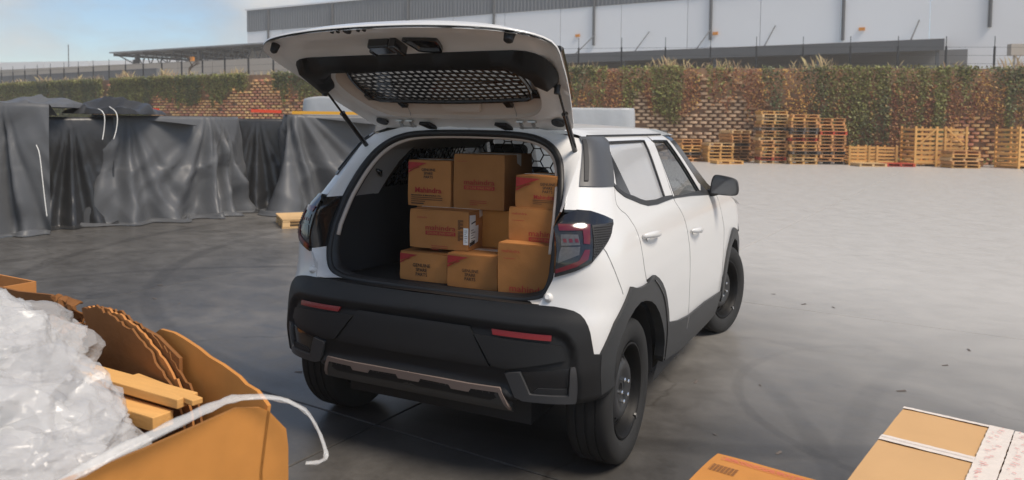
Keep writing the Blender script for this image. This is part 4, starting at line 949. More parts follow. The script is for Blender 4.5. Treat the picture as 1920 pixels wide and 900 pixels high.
strip(tc1, .0, .345, -.385, -.335, .5235, 'packing_tape', tape, 3); strip(tc2, .0, .50, -.395, -.345, .5215, 'packing_tape', tape, 5)
strip(tc1, .275, .347, 0, -.80, .5245, 'end_tape', tape, 9, .003, 60); strip(tc2, -.002, .075, 0, -.80, .5225, 'end_tape', tape, 11, .003, 60)
strip(tc1, 0, .345, -.0, -.020, .5232, 'edge_tape', tape, 13)
MB().add([(.002, -.361, .5262), (.27, -.360, .5262), (.27, -.3585, .5262), (.002, -.3595, .5262)], [(0, 1, 2, 3)]).obj('flap_seam', brownink, tc1)
for par, xa, zz_, sd in ((tc1, .285, .5300, 2), (tc2, .008, .5280, 4)):
    rg = random.Random(sd); m = MB()
    for k in range(34):
        y = -.02-.022*k+rg.uniform(-.004, .004); x = xa+rg.uniform(0, .03); ln = rg.uniform(.006, .022); a = rg.uniform(-.5, .5)+1.57*(k % 3 == 0)
        m.add([(x, y, zz_), (x+ln*math.cos(a), y+ln*math.sin(a), zz_), (x+ln*math.cos(a)+.001, y+ln*math.sin(a)-.0035, zz_), (x, y-.0035, zz_)], [(0, 1, 2, 3)])
    o = m.obj('tape_print', tapered, par); o['kind'] = 'stuff'
MB().box((.3485, -.4, .40), (.0045, .79, .20)).obj('painted_gap_shadow', blackink, tc1)  # black strip added to paint the shade between the two cartons
# orange carton in front
rzo = math.atan2(-.06, .33)
oc1 = flatcarton('carton', 'orange-tan carton at bottom centre-right with a barcode on its lid', (1.37, -.652, 0), rzo, .62, .45, .40, cardo)
m = MB()
for i in range(22):
    a = .02+i*.0042; th = .0026 if i % 3 else .0012
    m.add([(a, -.095, .4036), (a+th, -.095, .4036), (a+th, -.150, .4036), (a, -.150, .4036)], [(0, 1, 2, 3)])
o = m.obj('barcode_print', brownink, oc1); o['kind'] = 'stuff'
m = MB()
for a, b, c, d in ((.03, -.020, .31, -.022), (.03, -.048, .31, -.050)): m.add([(a, b, .4036), (c, d, .4036), (c, d-.0015, .4036), (a, b-.0015, .4036)], [(0, 1, 2, 3)])
for a in (.03, .308): m.add([(a, -.020, .4036), (a+.0015, -.020, .4036), (a+.0015, -.05, .4036), (a, -.05, .4036)], [(0, 1, 2, 3)])
rg = random.Random(1)
for r_ in range(3):
    x = .04
    while x < .29:
        ln = rg.uniform(.008, .03); m.add([(x, -.027-.007*r_, .4036), (x+ln, -.027-.007*r_, .4036), (x+ln, -.030-.007*r_, .4036), (x, -.030-.007*r_, .4036)], [(0, 1, 2, 3)]); x += ln+.006
o = m.obj('printed_notice', tapered, oc1); o['kind'] = 'stuff'

# ================================================================== torn bulk carton at the left
bc = empty('bulk_carton', (.28, -1.76, 0), 0, 'large torn open bulk carton holding plastic film and wooden planks', 'cardboard box')
ex = Vector((-2.1, .5, 0)).normalized(); ey = Vector((-.06, -.53, 0)).normalized()      # along the far wall, along the near wall
def bq(a, b, z): return ex*a+ey*b+Vector((0, 0, z))
def wall(name, top, along, base, off, mat, thick=.012, z0=0., lean=0., wob=.0):
    """a cardboard wall with a torn top outline: top = [(a, z)]"""
    m = MB(); rows = []
    tp = resample_open(top, .02)
    nrm = ey if along is ex else ex
    for a, z in tp:
        a2 = a
        row = []
        for side in (0, 1):
            for t in ((0, .25, .5, .75, 1) if side == 0 else (1, .75, .5, .25, 0)):
                zz = lerp(z0, z, t); o_ = off+side*thick+lean*max(0, zz-.5)+wob*noise.noise(Vector((a*3, zz*3, off*7)))
                row.append(along*a+base*1.0+nrm*o_+Vector((0, 0, zz)))
        rows.append(row)
    m.grid(rows); n = 10
    for r_ in (0, len(rows)-1): m.f.append(tuple(r_*n+i for i in range(n)))
    return m.obj(name, mat, bc, smooth=30)
def resample_open(p, st):
    out = []
    for a, b in zip(p[:-1], p[1:]):
        k = max(1, int(math.hypot(b[0]-a[0], b[1]-a[1])/st)); out += [tuple(lerp(x, y, j/k) for x, y in zip(a, b)) for j in range(k)]
    return out+[p[-1]]
Z0 = Vector((0, 0, 0))
wall('near_wall', [(-.10, .60), (-.092, .655), (-.03, .728), (.0, .748), (.08, .772), (.20, .764), (.35, .755), (.9, .75)], ey, Z0, 0, cardo)
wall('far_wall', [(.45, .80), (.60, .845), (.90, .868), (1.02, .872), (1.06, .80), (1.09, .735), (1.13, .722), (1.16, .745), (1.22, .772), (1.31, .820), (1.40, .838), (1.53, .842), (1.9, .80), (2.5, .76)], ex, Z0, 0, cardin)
wall('far_wall_flap', [(.0, .745), (.06, .774), (.12, .780), (.16, .795), (.25, .812), (.33, .820), (.40, .834), (.50, .846), (.57, .852), (.66, .848), (.74, .80)], ex, Z0, -.012, cardo, lean=-.10, wob=.022)
def leaf(name, pts, mat, d=.010):
    return MB().prism(pts, ey*(-d)).obj(name, mat, bc)
# stiff inner liners standing behind the planks, their torn right edges fanned out
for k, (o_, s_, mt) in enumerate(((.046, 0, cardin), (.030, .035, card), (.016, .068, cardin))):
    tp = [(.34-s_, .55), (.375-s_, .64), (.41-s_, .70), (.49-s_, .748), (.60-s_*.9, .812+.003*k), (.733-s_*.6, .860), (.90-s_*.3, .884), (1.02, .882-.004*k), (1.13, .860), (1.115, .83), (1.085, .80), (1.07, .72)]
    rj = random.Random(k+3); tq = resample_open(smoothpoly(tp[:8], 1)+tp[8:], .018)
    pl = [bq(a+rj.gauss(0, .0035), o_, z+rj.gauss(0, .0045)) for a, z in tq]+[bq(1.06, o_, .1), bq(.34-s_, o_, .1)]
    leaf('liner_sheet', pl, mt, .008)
# crumpled torn board at the upper left
def crump(name, mat, cx_, cy_, cz_, sx, sz, seed, amp=.05, n=18):
    rows = []
    for i in range(n):
        row = []
        for j in range(n):
            u = i/(n-1)-.5; v = j/(n-1)-.5; f = noise.noise(Vector((u*4+seed, v*4, seed*.3))); g = noise.noise(Vector((u*9, v*9+seed, 1)))
            row.append(bq(cx_+u*sx+.02*g, cy_+amp*f+.5*amp*abs(g), cz_+v*sz*(1+.3*f)+.015*g))
        rows.append(row)
    o = MB().grid(rows).obj(name, mat, bc, smooth=25); o.modifiers.new('thick', 'SOLIDIFY').thickness = .006; return o
crump('crumpled_board', cardin, 1.30, .02, .80, .24, .13, 3, .06); crump('crumpled_board', card, 1.24, .04, .74, .22, .10, 8, .05)
MB().add([bq(2.5, 0, 0), bq(0, 0, 0), bq(0, .9, 0), bq(2.5, .9, 0)]+[bq(2.5, 0, .08), bq(0, 0, .08), bq(0, .9, .08), bq(2.5, .9, .08)], [(0, 1, 2, 3), (4, 5, 6, 7)]).obj('base_board', cardin, bc)
bc2 = empty('bulk_carton', (-2.41, -.74, 0), math.pi-.05, 'second open bulk carton just showing beyond the torn one', 'cardboard box')
m = MB()
for (a, b), (c, d) in (((0, 0), (1.1, 0)), ((1.1, .006), (1.1, .594)), ((1.1, .6), (0, .6)), ((0, .594), (0, .006))): m.bar((a, b, .325), (c, d, .325), .012, .65)
m.obj('carton_body', card, bc2)
# planks lying inside
for i, (lb_, a0, b0, z0, a1, b1, z1, wd, th) in enumerate((
        ('long yellow plank lying on top inside the torn carton', .30, .065, .715, 1.15, .235, .725, .075, .030),
        ('split plank end lying behind the long one in the carton', .25, .060, .722, .62, .085, .722, .035, .018),
        ('short plank under the long one with its sawn end showing', .33, .13, .665, .95, .24, .665, .07, .045))):
    o = tag(MB().bar(bq(a0, b0, z0)+Vector(bc.location), bq(a1, b1, z1)+Vector(bc.location), wd, th).obj('plank', woody, None), lb_, 'plank', 'planks in the torn carton'); bevel(o, .003, 2)
# crumpled film
def vor(p): return noise.voronoi(p)[0][0]
def blob(c, r, seed):
    bm = bmesh.new(); bmesh.ops.create_icosphere(bm, subdivisions=6, radius=1)
    for v in bm.verts:
        p = v.co.copy(); s_ = Vector((seed, seed*.7, 0)); q = p+noise.noise_vector(p*2.2+s_)*.22
        d = .30*noise.noise(p*1.2+s_)+.34*(vor(q*1.7+s_)-.45)+.15*(vor(q*4.0+s_)-.4)+.06*(vor(q*9+s_)-.4)+.015*(vor(q*19+s_)-.4)
        k = 1+d; v.co = Vector((p.x*r[0]*k, p.y*r[1]*k, p.z*r[2]*k))+Vector(c)
    return bm
parts_ = [((-.42, -2.12, .64), (.40, .30, .22), 3), ((-.56, -2.04, .79), (.20, .20, .17), 11), ((-.10, -2.18, .64), (.20, .20, .13), 17), ((-.90, -1.98, .72), (.40, .35, .24), 23)]
def film_mesh(grow, ds):
    mf = MB()
    for c, r_, sd in parts_:
        b = blob(c, tuple(q*grow for q in r_), sd+ds); b.verts.ensure_lookup_table(); mf.add([v.co for v in b.verts], [[v.index for v in f.verts] for f in b.faces]); b.free()
    return mf
fo_ = tag(film_mesh(.96, 0).obj('plastic_film', film, None, smooth=50), 'crumpled heap of milky plastic film filling the torn carton', 'plastic film')
for grow, ds in ((1.03, 40), (1.08, 75)): film_mesh(grow, ds).obj('film_layer', filml, fo_, smooth=25)
# strap of stretch film trailing over the corner
sp = [(.02, -2.36, .60), (.16, -2.33, .72), (.235, -2.28, .765), (.255, -2.18, .787), (.281, -2.05, .806), (.280, -1.93, .812), (.273, -1.85, .806), (.333, -1.75, .786), (.387, -1.70, .746), (.418, -1.68, .69), (.447, -1.68, .633), (.461, -1.69, .612), (.445, -1.705, .60), (.415, -1.725, .60)]
sp = smoothpoly(sp, 2); rows = []
for i, p in enumerate(sp):
    t = i/(len(sp)-1); wd = lerp(.024, .008, min(1, t*1.4)); d = (Vector(sp[min(i+1, len(sp)-1)])-Vector(sp[max(0, i-1)])).normalized(); s_ = d.cross(Vector((.3, .2, 1))).normalized(); n_ = s_.cross(d)
    rows.append([Vector(p)+s_*wd*math.cos(a)*(1+.25*noise.noise(Vector((t*20, a, 0))))+n_*wd*.45*math.sin(a)+Vector((0, 0, .006*noise.noise(Vector((t*30, a, 3))))) for a in np.linspace(0, 2*math.pi, 15)])
filmt = mk('thin stretch film', (.72, .72, .71, 1), .25, spec=.6, alpha=.38, var=.1, scale=30, bump=.004, bscale=50)
tag(MB().grid(rows).obj('film_strand', filmt, None, smooth=True), 'twisted strand of stretch film trailing over the carton corner', 'plastic film')

# ================================================================== tarpaulin-covered goods
def drape(name, label, path, ztop, mat, back, seed, skirt=.35, group=None, folds=(), res=.05, amp=.10, rise=None, cat='tarpaulin'):
    """cloth hanging from a top edge along path [(r, d)] down to the yard, with gathered folds and a rumpled hem"""
    pts = [Vector((CF(r_, d_).x, CF(r_, d_).y)) for r_, d_ in path]
    acc = [0]
    for a, b in zip(pts[:-1], pts[1:]): acc.append(acc[-1]+(b-a).length)
    Ltot = acc[-1]; nu = int(Ltot/res); 
    def pos(s):
        s = min(max(s, 0), Ltot-1e-6); i = max(k for k in range(len(acc)-1) if acc[k] <= s); t = (s-acc[i])/(acc[i+1]-acc[i]); return pts[i].lerp(pts[i+1], t)
    rows = []
    for i in range(nu+1):
        s = Ltot*i/nu; p = Vector((0, 0))
        for k in range(-3, 4): p += pos(s+k*.05)/7
        tn = (pos(s+.12)-pos(s-.12)).normalized(); nr = Vector((tn.y, -tn.x))
        zt = ztop+(rise(s/Ltot) if rise else 0)+.012*noise.noise(Vector((s*1.5, seed, 0))); row = []
        for j in range(6, 0, -1):                        # the top, running back
            t = j/6; q = p-nr*(back*t+.04); row.append(Vector((q.x, q.y, zt-.16*t+(.03*noise.noise(Vector((s*2, t*4, seed+4))))*t)))
        nv = 40
        for j in range(nv+1):
            v = j/nv; h = zt*(1-v)
            # folds: ridges that start at gathering points on the top edge and fan out downwards
            f = 0
            for (s0, spread, a_, n_) in folds:
                ds = (s-s0)/(spread*(.12+v)); f += a_*(v**.6)*math.exp(-ds*ds*.6)*math.cos(ds*n_)
            wx = noise.noise(Vector((s*.7, v*1.2, seed+9)))*.8
            rg1 = 1-abs(noise.noise(Vector((s*1.0+wx*1.3+v*1.2, v*.8, seed))))*2.6
            rg2 = 1-abs(noise.noise(Vector((s*2.9-v*2.4+wx, v*1.7+wx, seed+3))))*2.6
            rg2 += .5*(1-abs(noise.noise(Vector((s*5+v*4+wx*2, v*4-s, seed+13))))*2.6)
            rg3 = noise.noise(Vector((s*1.3+v*2, v*5+wx*2, seed+5)))
            d = f+amp*(.10+.90*v**.8)*(rg1*.80+rg2*.20+rg3*.16)+.05*math.sin(math.pi*v)*0
            d += .30*skirt*v**3
            r_edge = .03*(1-math.exp(-v*14)); q = p+nr*(d+r_edge); row.append(Vector((q.x, q.y, max(h, .012)-(.025*(1-math.exp(-v*30)) if v < .5 else 0))))
        last = row[-1]; 
        for j in range(1, 9):                            # hem lying on the yard
            t = j/8; hm_ = skirt*(.55+.75*noise.noise(Vector((s*.9, seed, 2)))+.3*noise.noise(Vector((s*3, seed, 2))))
            q = Vector((last.x, last.y))+nr*max(.08, hm_)*t; z = .012+.085*max(0, noise.noise(Vector((s*2.2+t*1.5, t*2.5, seed+7))))*math.sin(math.pi*min(1, t*1.05))*1.6+.05*(1-t)*abs(noise.noise(Vector((s*4, t*3, seed))))
            row.append(Vector((q.x, q.y, z)))
        rows.append(row)
    o = MB().grid(rows).obj(name, mat, None, smooth=True)
    return tag(o, label, cat, group)
GT = 'grey tarpaulins over stored goods'
drape('tarpaulin', 'grey tarpaulin over the nearest goods at the left frame edge', [(-9.6, 10.2), (-7.4, 9.98), (-6.55, 10.12), (-6.28, 10.25)], 1.78, tarpm, 1.0, 2, .22, GT, folds=[(2.3, .35, .14, 5), (2.75, .30, .16, 6)], amp=.17, res=.03)
drape('tarpaulin', 'sheeting painted black for the shade between the nearest and the widest tarpaulin', [(-6.75, 10.75), (-6.45, 10.95), (-6.0, 11.35)], 1.61, tarpk, .4, 31, .25, GT, folds=[(.35, .3, .10, 6)], amp=.13, res=.03)  # separate dark sheet that paints the shade between the covers
drape('tarpaulin', 'widest grey tarpaulin with two white ropes on its face', [(-6.45, 11.6), (-6.30, 11.22), (-6.10, 11.25), (-5.6, 11.75), (-5.15, 12.3), (-4.90, 12.60), (-4.80, 12.85), (-4.84, 13.2)], 1.645, tarpm, 1.4, 5, .36, GT, folds=[(.9, .5, .10, 6), (2.2, .7, .12, 7), (2.45, .3, .16, 6)], amp=.15, res=.03)
drape('tarpaulin', 'hanging recess of sheeting between two grey tarpaulins, its shade painted dark', [(-4.98, 13.25), (-4.6, 13.32), (-4.1, 13.42), (-3.6, 13.6)], 1.63, tarpk, .8, 41, .42, GT, folds=[(.45, .4, .08, 6)], amp=.13, res=.03)  # recess shade put into a near-black sheet colour
drape('tarpaulin', 'grey tarpaulin behind the car tail beside the dark recess', [(-4.02, 13.35), (-4.0, 13.05), (-3.85, 12.98), (-3.6, 13.15), (-2.6, 13.8), (-1.2, 14.6), (.25, 15.5), (.40, 15.65), (.40, 17.0)], 1.70, tarpm, 1.6, 8, .30, GT, folds=[(.42, .45, .18, 6), (.55, 1.3, .16, 8)], amp=.14, res=.035)
drape('tarpaulin', 'pale grey tarpaulin over goods beyond the car roof', [(-6.4, 24.6), (-6.4, 22.9), (-6.2, 22.7), (-5.2, 22.5), (-2, 22.3), (1.0, 22.1), (3.35, 22.0), (3.55, 22.1), (3.62, 22.3), (3.62, 24.2)], 2.10, tarpl, 1.5, 12, .3, amp=.07, res=.09, rise=lambda t: .26*math.exp(-((t-.18)/.09)**2))
# folded spare sheet on top
def crumpled_sheet(label, c, sx, sy, h, seed, mat):
    rows = []
    n = 60
    for i in range(n):
        row = []
        for j in range(22):
            u = i/(n-1); v = j/21; e = math.sin(math.pi*u)**.35*math.sin(math.pi*v)**.4
            f = 1-abs(noise.noise(Vector((u*3.2+seed, v*2, 0))))*2.4; g = noise.noise(Vector((u*7, v*3+seed, 4)))
            q = CF(c[0]+(u-.5)*sx+.05*g, c[1]+(v-.5)*sy+.05*f); row.append(Vector((q.x, q.y, c[2]+h*e*(.45+.40*f+.22*g))))
        rows.append(row)
    return tag(MB().grid(rows).obj('folded_tarpaulin', mat, None, smooth=40), label, 'tarpaulin')
crumpled_sheet('dark bunched spare tarpaulin dumped on top of the covered goods', (-6.10, 11.5, 1.66), 1.15, .9, .30, 4, tarpk)
crumpled_sheet('rumpled grey sheet end lying left on the covered goods', (-7.0, 11.0, 1.74), 1.2, .9, .20, 9, tarpm)
def hang(name, label, pts, r_=.0065, mat=rope, cat='rope', group='white ropes hanging on the tarpaulins'):
    return tag(MB().tube(smoothpoly([tuple(CF(a, b, c)) for a, b, c in pts], 2), r_, 6).obj(name, mat, None, smooth=True), label, cat, group)
def pxp(u, v, d):
    """point seen at photo pixel (u, v) at depth d in front of the camera, as (r, d, z)"""
    x = FW+RT*((u-960)/F_)-UPV*((v-CY_)/F_); t = d/x.dot(F0); q = x*t; return (q.dot(R0), d, CAM.z+q.z)
hang('rope', 'left one of two short white ropes at the top edge of the wide tarpaulin', [pxp(184, 204, 10.95), pxp(192, 208, 10.9), pxp(197, 220, 10.88), pxp(195, 245, 10.85), pxp(192, 262, 10.8)])
hang('rope', 'right one of two short white ropes at the top edge of the wide tarpaulin', [pxp(205, 200, 11.1), pxp(217, 208, 11.05), pxp(221, 222, 11.0), pxp(218, 245, 10.95), pxp(213, 261, 10.9)])
hang('rope', 'long white rope hanging down to the ground between two tarpaulins', [pxp(68, 272, 9.9), pxp(74, 285, 9.86), pxp(79, 330, 9.82), pxp(84, 375, 9.78), pxp(88, 406, 9.75)], .006)
for nm_, lb_, u0, u1, v_, d_, mt in (('steel_beam', 'red steel beam showing above the wide tarpaulin', 215, 299, 205.5, 15, redpaint), ('steel_beam', 'short red steel beam end above the dark tarpaulin recess', 470, 527, 208.5, 16.5, redpaint), ('steel_beam', 'yellow steel beam lying in front of the pale tarpaulin', 548, 700, 212, 17, yellowpaint)):
    a = pxp(u0, v_-1, d_); b = pxp(u1, v_+1, d_+.3); tag(MB().bar(CF(*a), CF(*b), .10, .07).obj(nm_, mt, None), lb_, 'steel beam')

# ================================================================== planted retaining wall
WALL = [(44, 32.4), (36, 33.0), (20, 34.0), (11, 35.2), (2, 36.8), (-8.3, 40.6), (-22, 48.3), (-36.7, 58), (-60, 74)]
WP = smoothpoly(WALL, 2); WA = [0]
for a, b in zip(WP[:-1], WP[1:]): WA.append(WA[-1]+math.hypot(b[0]-a[0], b[1]-a[1]))
WL = WA[-1]; WH = 4.38; _wa = np.array(WA); _wr = np.array([p[0] for p in WP]); _wd = np.array([p[1] for p in WP])
def wpos(s, out=0.):
    r_ = np.interp(s, _wa, _wr); d_ = np.interp(s, _wa, _wd); e = .3
    tr = np.interp(s+e, _wa, _wr)-np.interp(s-e, _wa, _wr); td = np.interp(s+e, _wa, _wd)-np.interp(s-e, _wa, _wd); n = np.hypot(tr, td)
    return r_+td/n*out, d_-tr/n*out, math.atan2(td, tr) if np.isscalar(s) else np.arctan2(td, tr)
def cover(s, z):
    """how thickly the creepers hide the wall here (s along the wall, z up): over 0 = leaves"""
    h = 1-z/WH; q = np.interp(s, _wa, _wr)
    n = noise.noise(Vector((s*.28, z*.08, 1)))*.8+noise.noise(Vector((s*.95, z*.14, 5)))*.6+noise.noise(Vector((s*2.6, z*.5, 9)))*.42
    if q > -6: base = .84-1.65*max(0, h-.20)+.50*sstep(5, 18, q)*(1 if h < .85 else .5)
    elif q > -24: base = .62-2.8*max(0, h-.13)
    else: base = .95-1.7*max(0, h-.35)
    if q > 6 and h > .78: base += .9*max(0, noise.noise(Vector((s*.35, 0, 77)))+.12)
    return base+n*.9
wroot = empty('retaining_wall', CF(11, 35.2), 0, 'long retaining wall of staggered planter blocks half hidden by creepers', 'wall')
WI = Matrix.Translation(-wroot.location)
def wl(r_, d_, z): return CF(float(r_), float(d_), z)-wroot.location
rows = [[wl(*wpos(s, .30)[:2], z) for z in (-.03, 2.2, WH)]+[wl(*wpos(s, 1.2)[:2], WH)] for s in np.linspace(0, WL, 120)]
MB().grid(rows).obj('backing', backw, wroot)
# planter blocks: rounded trays, mouths upwards, in running bond
bp = []; PX, PZ = .45, .172
for j in range(int(WH/PZ)-1):
    z = .02+j*PZ; k = 0; s = (j % 2)*PX/2
    while s < WL:
        if cover(s, z+.06) < .42 and rnd.random() > .07:
            r_, d_, an = wpos(s, .16+.0*j); bp.append((s, float(r_), float(d_), an, z))
        s += PX
def blockshape(m=None, c=Vector((0, 0, 0)), an=0., k=1.):
    m = m or MB(); w_, dpt, h_ = .165*k, .20, .108
    pr = [(-w_, dpt), (-w_, .03), (-w_*.72, -.018), (-w_*.3, -.034), (w_*.3, -.034), (w_*.72, -.018), (w_, .03), (w_, dpt)]
    rot = Matrix.Rotation(an, 3, 'Z'); n = len(pr)
    vs = [rot @ Vector((x, y, 0)) for x, y in pr]+[rot @ Vector((x*1.02, y-.012, h_)) for x, y in pr]
    return m.add([v+c for v in vs], [tuple(range(n))[::-1], tuple(range(n, 2*n))]+[(i, (i+1) % n, n+(i+1) % n, n+i) for i in range(n)])
bp.sort(key=lambda b: abs(b[1]-9)+.0*b[2]); bme = blockshape().mesh('planter_block', blockm)
rg = random.Random(5)
for i, (s, r_, d_, an, z) in enumerate(bp[:300]):
    o = link('planter_block', bme, wroot); o.location = wl(r_, d_, z)+Vector((0, 0, rg.uniform(-.006, .006))); o.rotation_euler = (0, 0, CFROT+an+math.pi+rg.uniform(-.03, .03)); o.scale = (rg.uniform(.92, 1.06), 1, rg.uniform(.92, 1.08))
mbk = MB()
for s, r_, d_, an, z in bp[300:]: blockshape(mbk, wl(r_, d_, z), CFROT+an+math.pi, rg.uniform(.9, 1.05))
mbk.obj('planter_blocks', blockst, wroot)['kind'] = 'stuff'
print('blocks', len(bp))
# creepers
npr = np.random.RandomState(3)
def leaves(name, label, mat, want, count, size, kind_fn):
    S_ = npr.uniform(0, WL, count*3); Z_ = WH*(1-npr.uniform(0, 1, count*3)**1.15)+.05; keep = []
    for s, z in zip(S_, Z_):
        if kind_fn(s, z): keep.append((s, z))
        if len(keep) >= count: break
    K = np.array(keep); n = len(K); r_, d_, an = wpos(K[:, 0]); 
    thick = np.array([.07+.12*max(0, min(1, cover(a, b)))+.05*noise.noise(Vector((a*1.6, b*.9, 31)))+.22*max(0, b-WH+.5) for a, b in K])
    out = -.02-thick*npr.uniform(.15, 1.0, n)
    r_, d_, an = wpos(K[:, 0], out); z = K[:, 1]+npr.normal(0, .04, n)
    base = np.stack([CAM.x+R0.x*r_+F0.x*d_, CAM.y+R0.y*r_+F0.y*d_, z], 1)
    nrm = npr.normal(0, .55, (n, 3)); nrm += np.array([-F0.x, -F0.y, .55]); nrm /= np.linalg.norm(nrm, axis=1, keepdims=True)
    t = np.cross(nrm, npr.normal(0, 1, (n, 3))); t /= np.linalg.norm(t, axis=1, keepdims=True); b = np.cross(nrm, t)
    sz = size*npr.uniform(.6, 1.4, n)[:, None]
    V = np.stack([base-t*sz, base-b*sz*.62, base+t*sz*1.1, base+b*sz*.62], 1).reshape(-1, 3)
    me = bpy.data.meshes.new(name); me.vertices.add(4*n); me.vertices.foreach_set('co', V.ravel().astype('f')); me.loops.add(4*n); me.loops.foreach_set('vertex_index', np.arange(4*n, dtype='i'))
    me.polygons.add(n); me.polygons.foreach_set('loop_start', np.arange(n, dtype='i')*4); me.polygons.foreach_set('loop_total', np.full(n, 4, 'i')); me.update(); me.validate(); me.materials.append(mat)
    return tag(link(name, me), label, None, None, 'stuff')
def redness(s, z):
    q = np.interp(s, _wa, _wr)
    return noise.noise(Vector((s*.8, z*.07, 51)))*.8+.6*noise.noise(Vector((s*2.3, z*.22, 61)))+rnd.gauss(0, .12)+(.26 if q > 0 else -.22)+.10*sstep(4, 30, q)-.22*sstep(2.6, 4.2, z)
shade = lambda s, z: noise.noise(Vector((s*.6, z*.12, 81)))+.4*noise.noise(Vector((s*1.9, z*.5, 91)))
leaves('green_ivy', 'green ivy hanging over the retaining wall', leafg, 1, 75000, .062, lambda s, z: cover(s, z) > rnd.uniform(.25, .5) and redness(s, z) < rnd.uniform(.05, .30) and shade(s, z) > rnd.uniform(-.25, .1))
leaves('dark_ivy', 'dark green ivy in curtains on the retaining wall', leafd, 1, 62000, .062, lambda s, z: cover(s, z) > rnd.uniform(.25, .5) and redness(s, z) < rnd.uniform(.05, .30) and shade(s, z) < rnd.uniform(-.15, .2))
leaves('russet_creeper', 'russet autumn creeper on the retaining wall', leafr, 1, 60000, .060, lambda s, z: cover(s, z) > rnd.uniform(.2, .6) and redness(s, z) > rnd.uniform(.10, .45) and z < WH-.1 and shade(s, z+3) > rnd.uniform(-.35, .25))
leaves('orange_creeper', 'orange autumn creeper on the retaining wall', leafo, 1, 40000, .056, lambda s, z: cover(s, z) > rnd.uniform(.2, .6) and redness(s, z) > rnd.uniform(.15, .45) and z < WH-.1 and shade(s, z+3) < rnd.uniform(-.2, .3))
# low shrubs along the foot of the wall
K = []
def foot(s, z):
    return z < .75*max(0, noise.noise(Vector((s*.33, 0, 71)))+.28)+.05 and np.interp(s, _wa, _wr) > -4
leaves('foot_ivy', 'low green growth along the foot of the wall', leafg, 1, 3500, .08, lambda s, z: foot(s, z))
# dry grass on the top
m = MB(); rg = random.Random(8)
for k in range(7000):
    s = rg.uniform(0, WL); dn = noise.noise(Vector((s*.45, 0, 11)))
    if dn < rg.uniform(-.15, .45): continue
    r_, d_, an = wpos(s, rg.uniform(-.1, .6)); h = rg.uniform(.15, .75)*(.6+dn); p = CF(float(r_), float(d_), WH-.05); l_ = Vector((rg.gauss(0, .16), rg.gauss(0, .16), 0))*h*2; wv = R0*rg.uniform(.010, .018)
    m.add([p-wv, p+wv, p+l_*.5+Vector((0, 0, h*.7)), p+l_+Vector((0, 0, h))], [(0, 1, 2), (0, 2, 3)])
tag(m.obj('dry_grass', straw), 'straw-coloured grass along the top of the wall', kind='stuff')
# terrace behind the wall
rows = [[CF(*map(float, wpos(s, 1.2)[:2]), WH-.02), CF(*map(float, wpos(s, 1.2)[:2]), WH-.02)+F0*70+R0*(-14)] for s in np.linspace(0, WL, 60)]
tag(MB().grid(rows).obj('upper_yard', soil), 'yard on the terrace behind the wall', kind='structure')
# fence along the top
fr_ = empty('fence', CF(*map(float, wpos(20, .5)[:2]), WH), 0, 'black post and wire fence along the top of the planted wall', 'fence')
pm = MB().box((0, 0, .52), (.07, .07, 1.04)).box((0, 0, 1.25), (.025, .025, .5)).mesh('post', postm)
s = .9; tops = []
while s < WL-1:
    r_, d_, an = wpos(s, .55); p = CF(float(r_), float(d_), WH); o = link('post', pm, fr_); o.location = p-fr_.location; o.rotation_euler = (0, 0, CFROT+an+rnd.uniform(-.05, .05)); tops.append(p-fr_.location); s += 2.12
for z in (.25, .62, 1.0):
    MB().tube([p+Vector((0, 0, z)) for p in tops], .008, 4).obj('wire', postm, fr_)

# ================================================================== pallets and crates
def proto_pallet(mat, mat2=None):
    r = bpy.data.objects.new('wooden_pallet', None); r['category'] = 'pallet'
    me = {}
    L_, W_, H_ = 1.2, .8, .144
    items = []
    for y, wd in ((-.335, .13), (-.17, .10), (0, .13), (.17, .10), (.335, .13)): items.append(('deck_board', (0, y, H_-.011), (L_, wd, .022)))
    for x in (-.545, 0, .545): items.append(('stringer', (x, 0, .066), (.10, W_, .088) if False else (.085, W_-.004, .096)))
    for y in (-.345, 0, .345): items.append(('bottom_board', (0, y, .011), (L_-.002, .10, .022)))
    return items
pal_items = proto_pallet(wood); pal_mesh = {}
def pallet(loc, rz, mat, label=None, group=None, tilt=None):
    if mat.name not in pal_mesh: pal_mesh[mat.name] = [(n_, MB().box((0, 0, 0), d).mesh(n_, mat), c) for n_, c, d in pal_items]
    r = empty('wooden_pallet', loc, rz, label, 'pallet', group)
    for n_, me, c in pal_mesh[mat.name]:
        o = link(n_, me, r); o.location = c
    return r
rg = random.Random(21)
def stack(r_, d_, n, desc, group, mats=(wood,), w=0., odd={}):
    p = CF(r_, d_+.45)
    for k in range(n):
        q = p+R0*rg.gauss(0, .032)+F0*rg.gauss(0, .03)+Vector((0, 0, .145*k))
        mt = odd.get(k, rg.choice(mats)); ordn = ('lowest', 'second lowest', 'third lowest', 'fourth lowest', 'fifth lowest', 'sixth lowest', 'seventh lowest', 'eighth lowest', 'ninth lowest', 'tenth from the ground', 'eleventh from the ground', 'twelfth from the ground', 'thirteenth from the ground', 'fourteenth from the ground', 'fifteenth from the ground', 'sixteenth from the ground')[k]
        if k == n-1: ordn = 'topmost'
        pallet(q, CFROT+w+rg.gauss(0, .028), mt, f"{ordn} {'red' if mt is woodr else 'dark' if mt is woodd else 'orange-brown'} pallet in {desc}", group)
stack(11.5, 32.9, 16, 'the left tall stack by the wall', 'pallets in the left tall stack', (wood, wood, woodp, woody), odd={1: woodr, 7: woodp, 10: woodd})
stack(12.72, 32.6, 15, 'the middle tall stack by the wall', 'pallets in the middle tall stack', (wood, wood, woody), odd={1: woodp, 3: woodd, 7: woodr, 9: woodd, 10: woodd})
stack(14.0, 32.7, 14, 'the right tall stack by the wall', 'pallets in the right tall stack', (wood, wood, wood), odd={0: woodd, 3: woodd, 9: woodr})
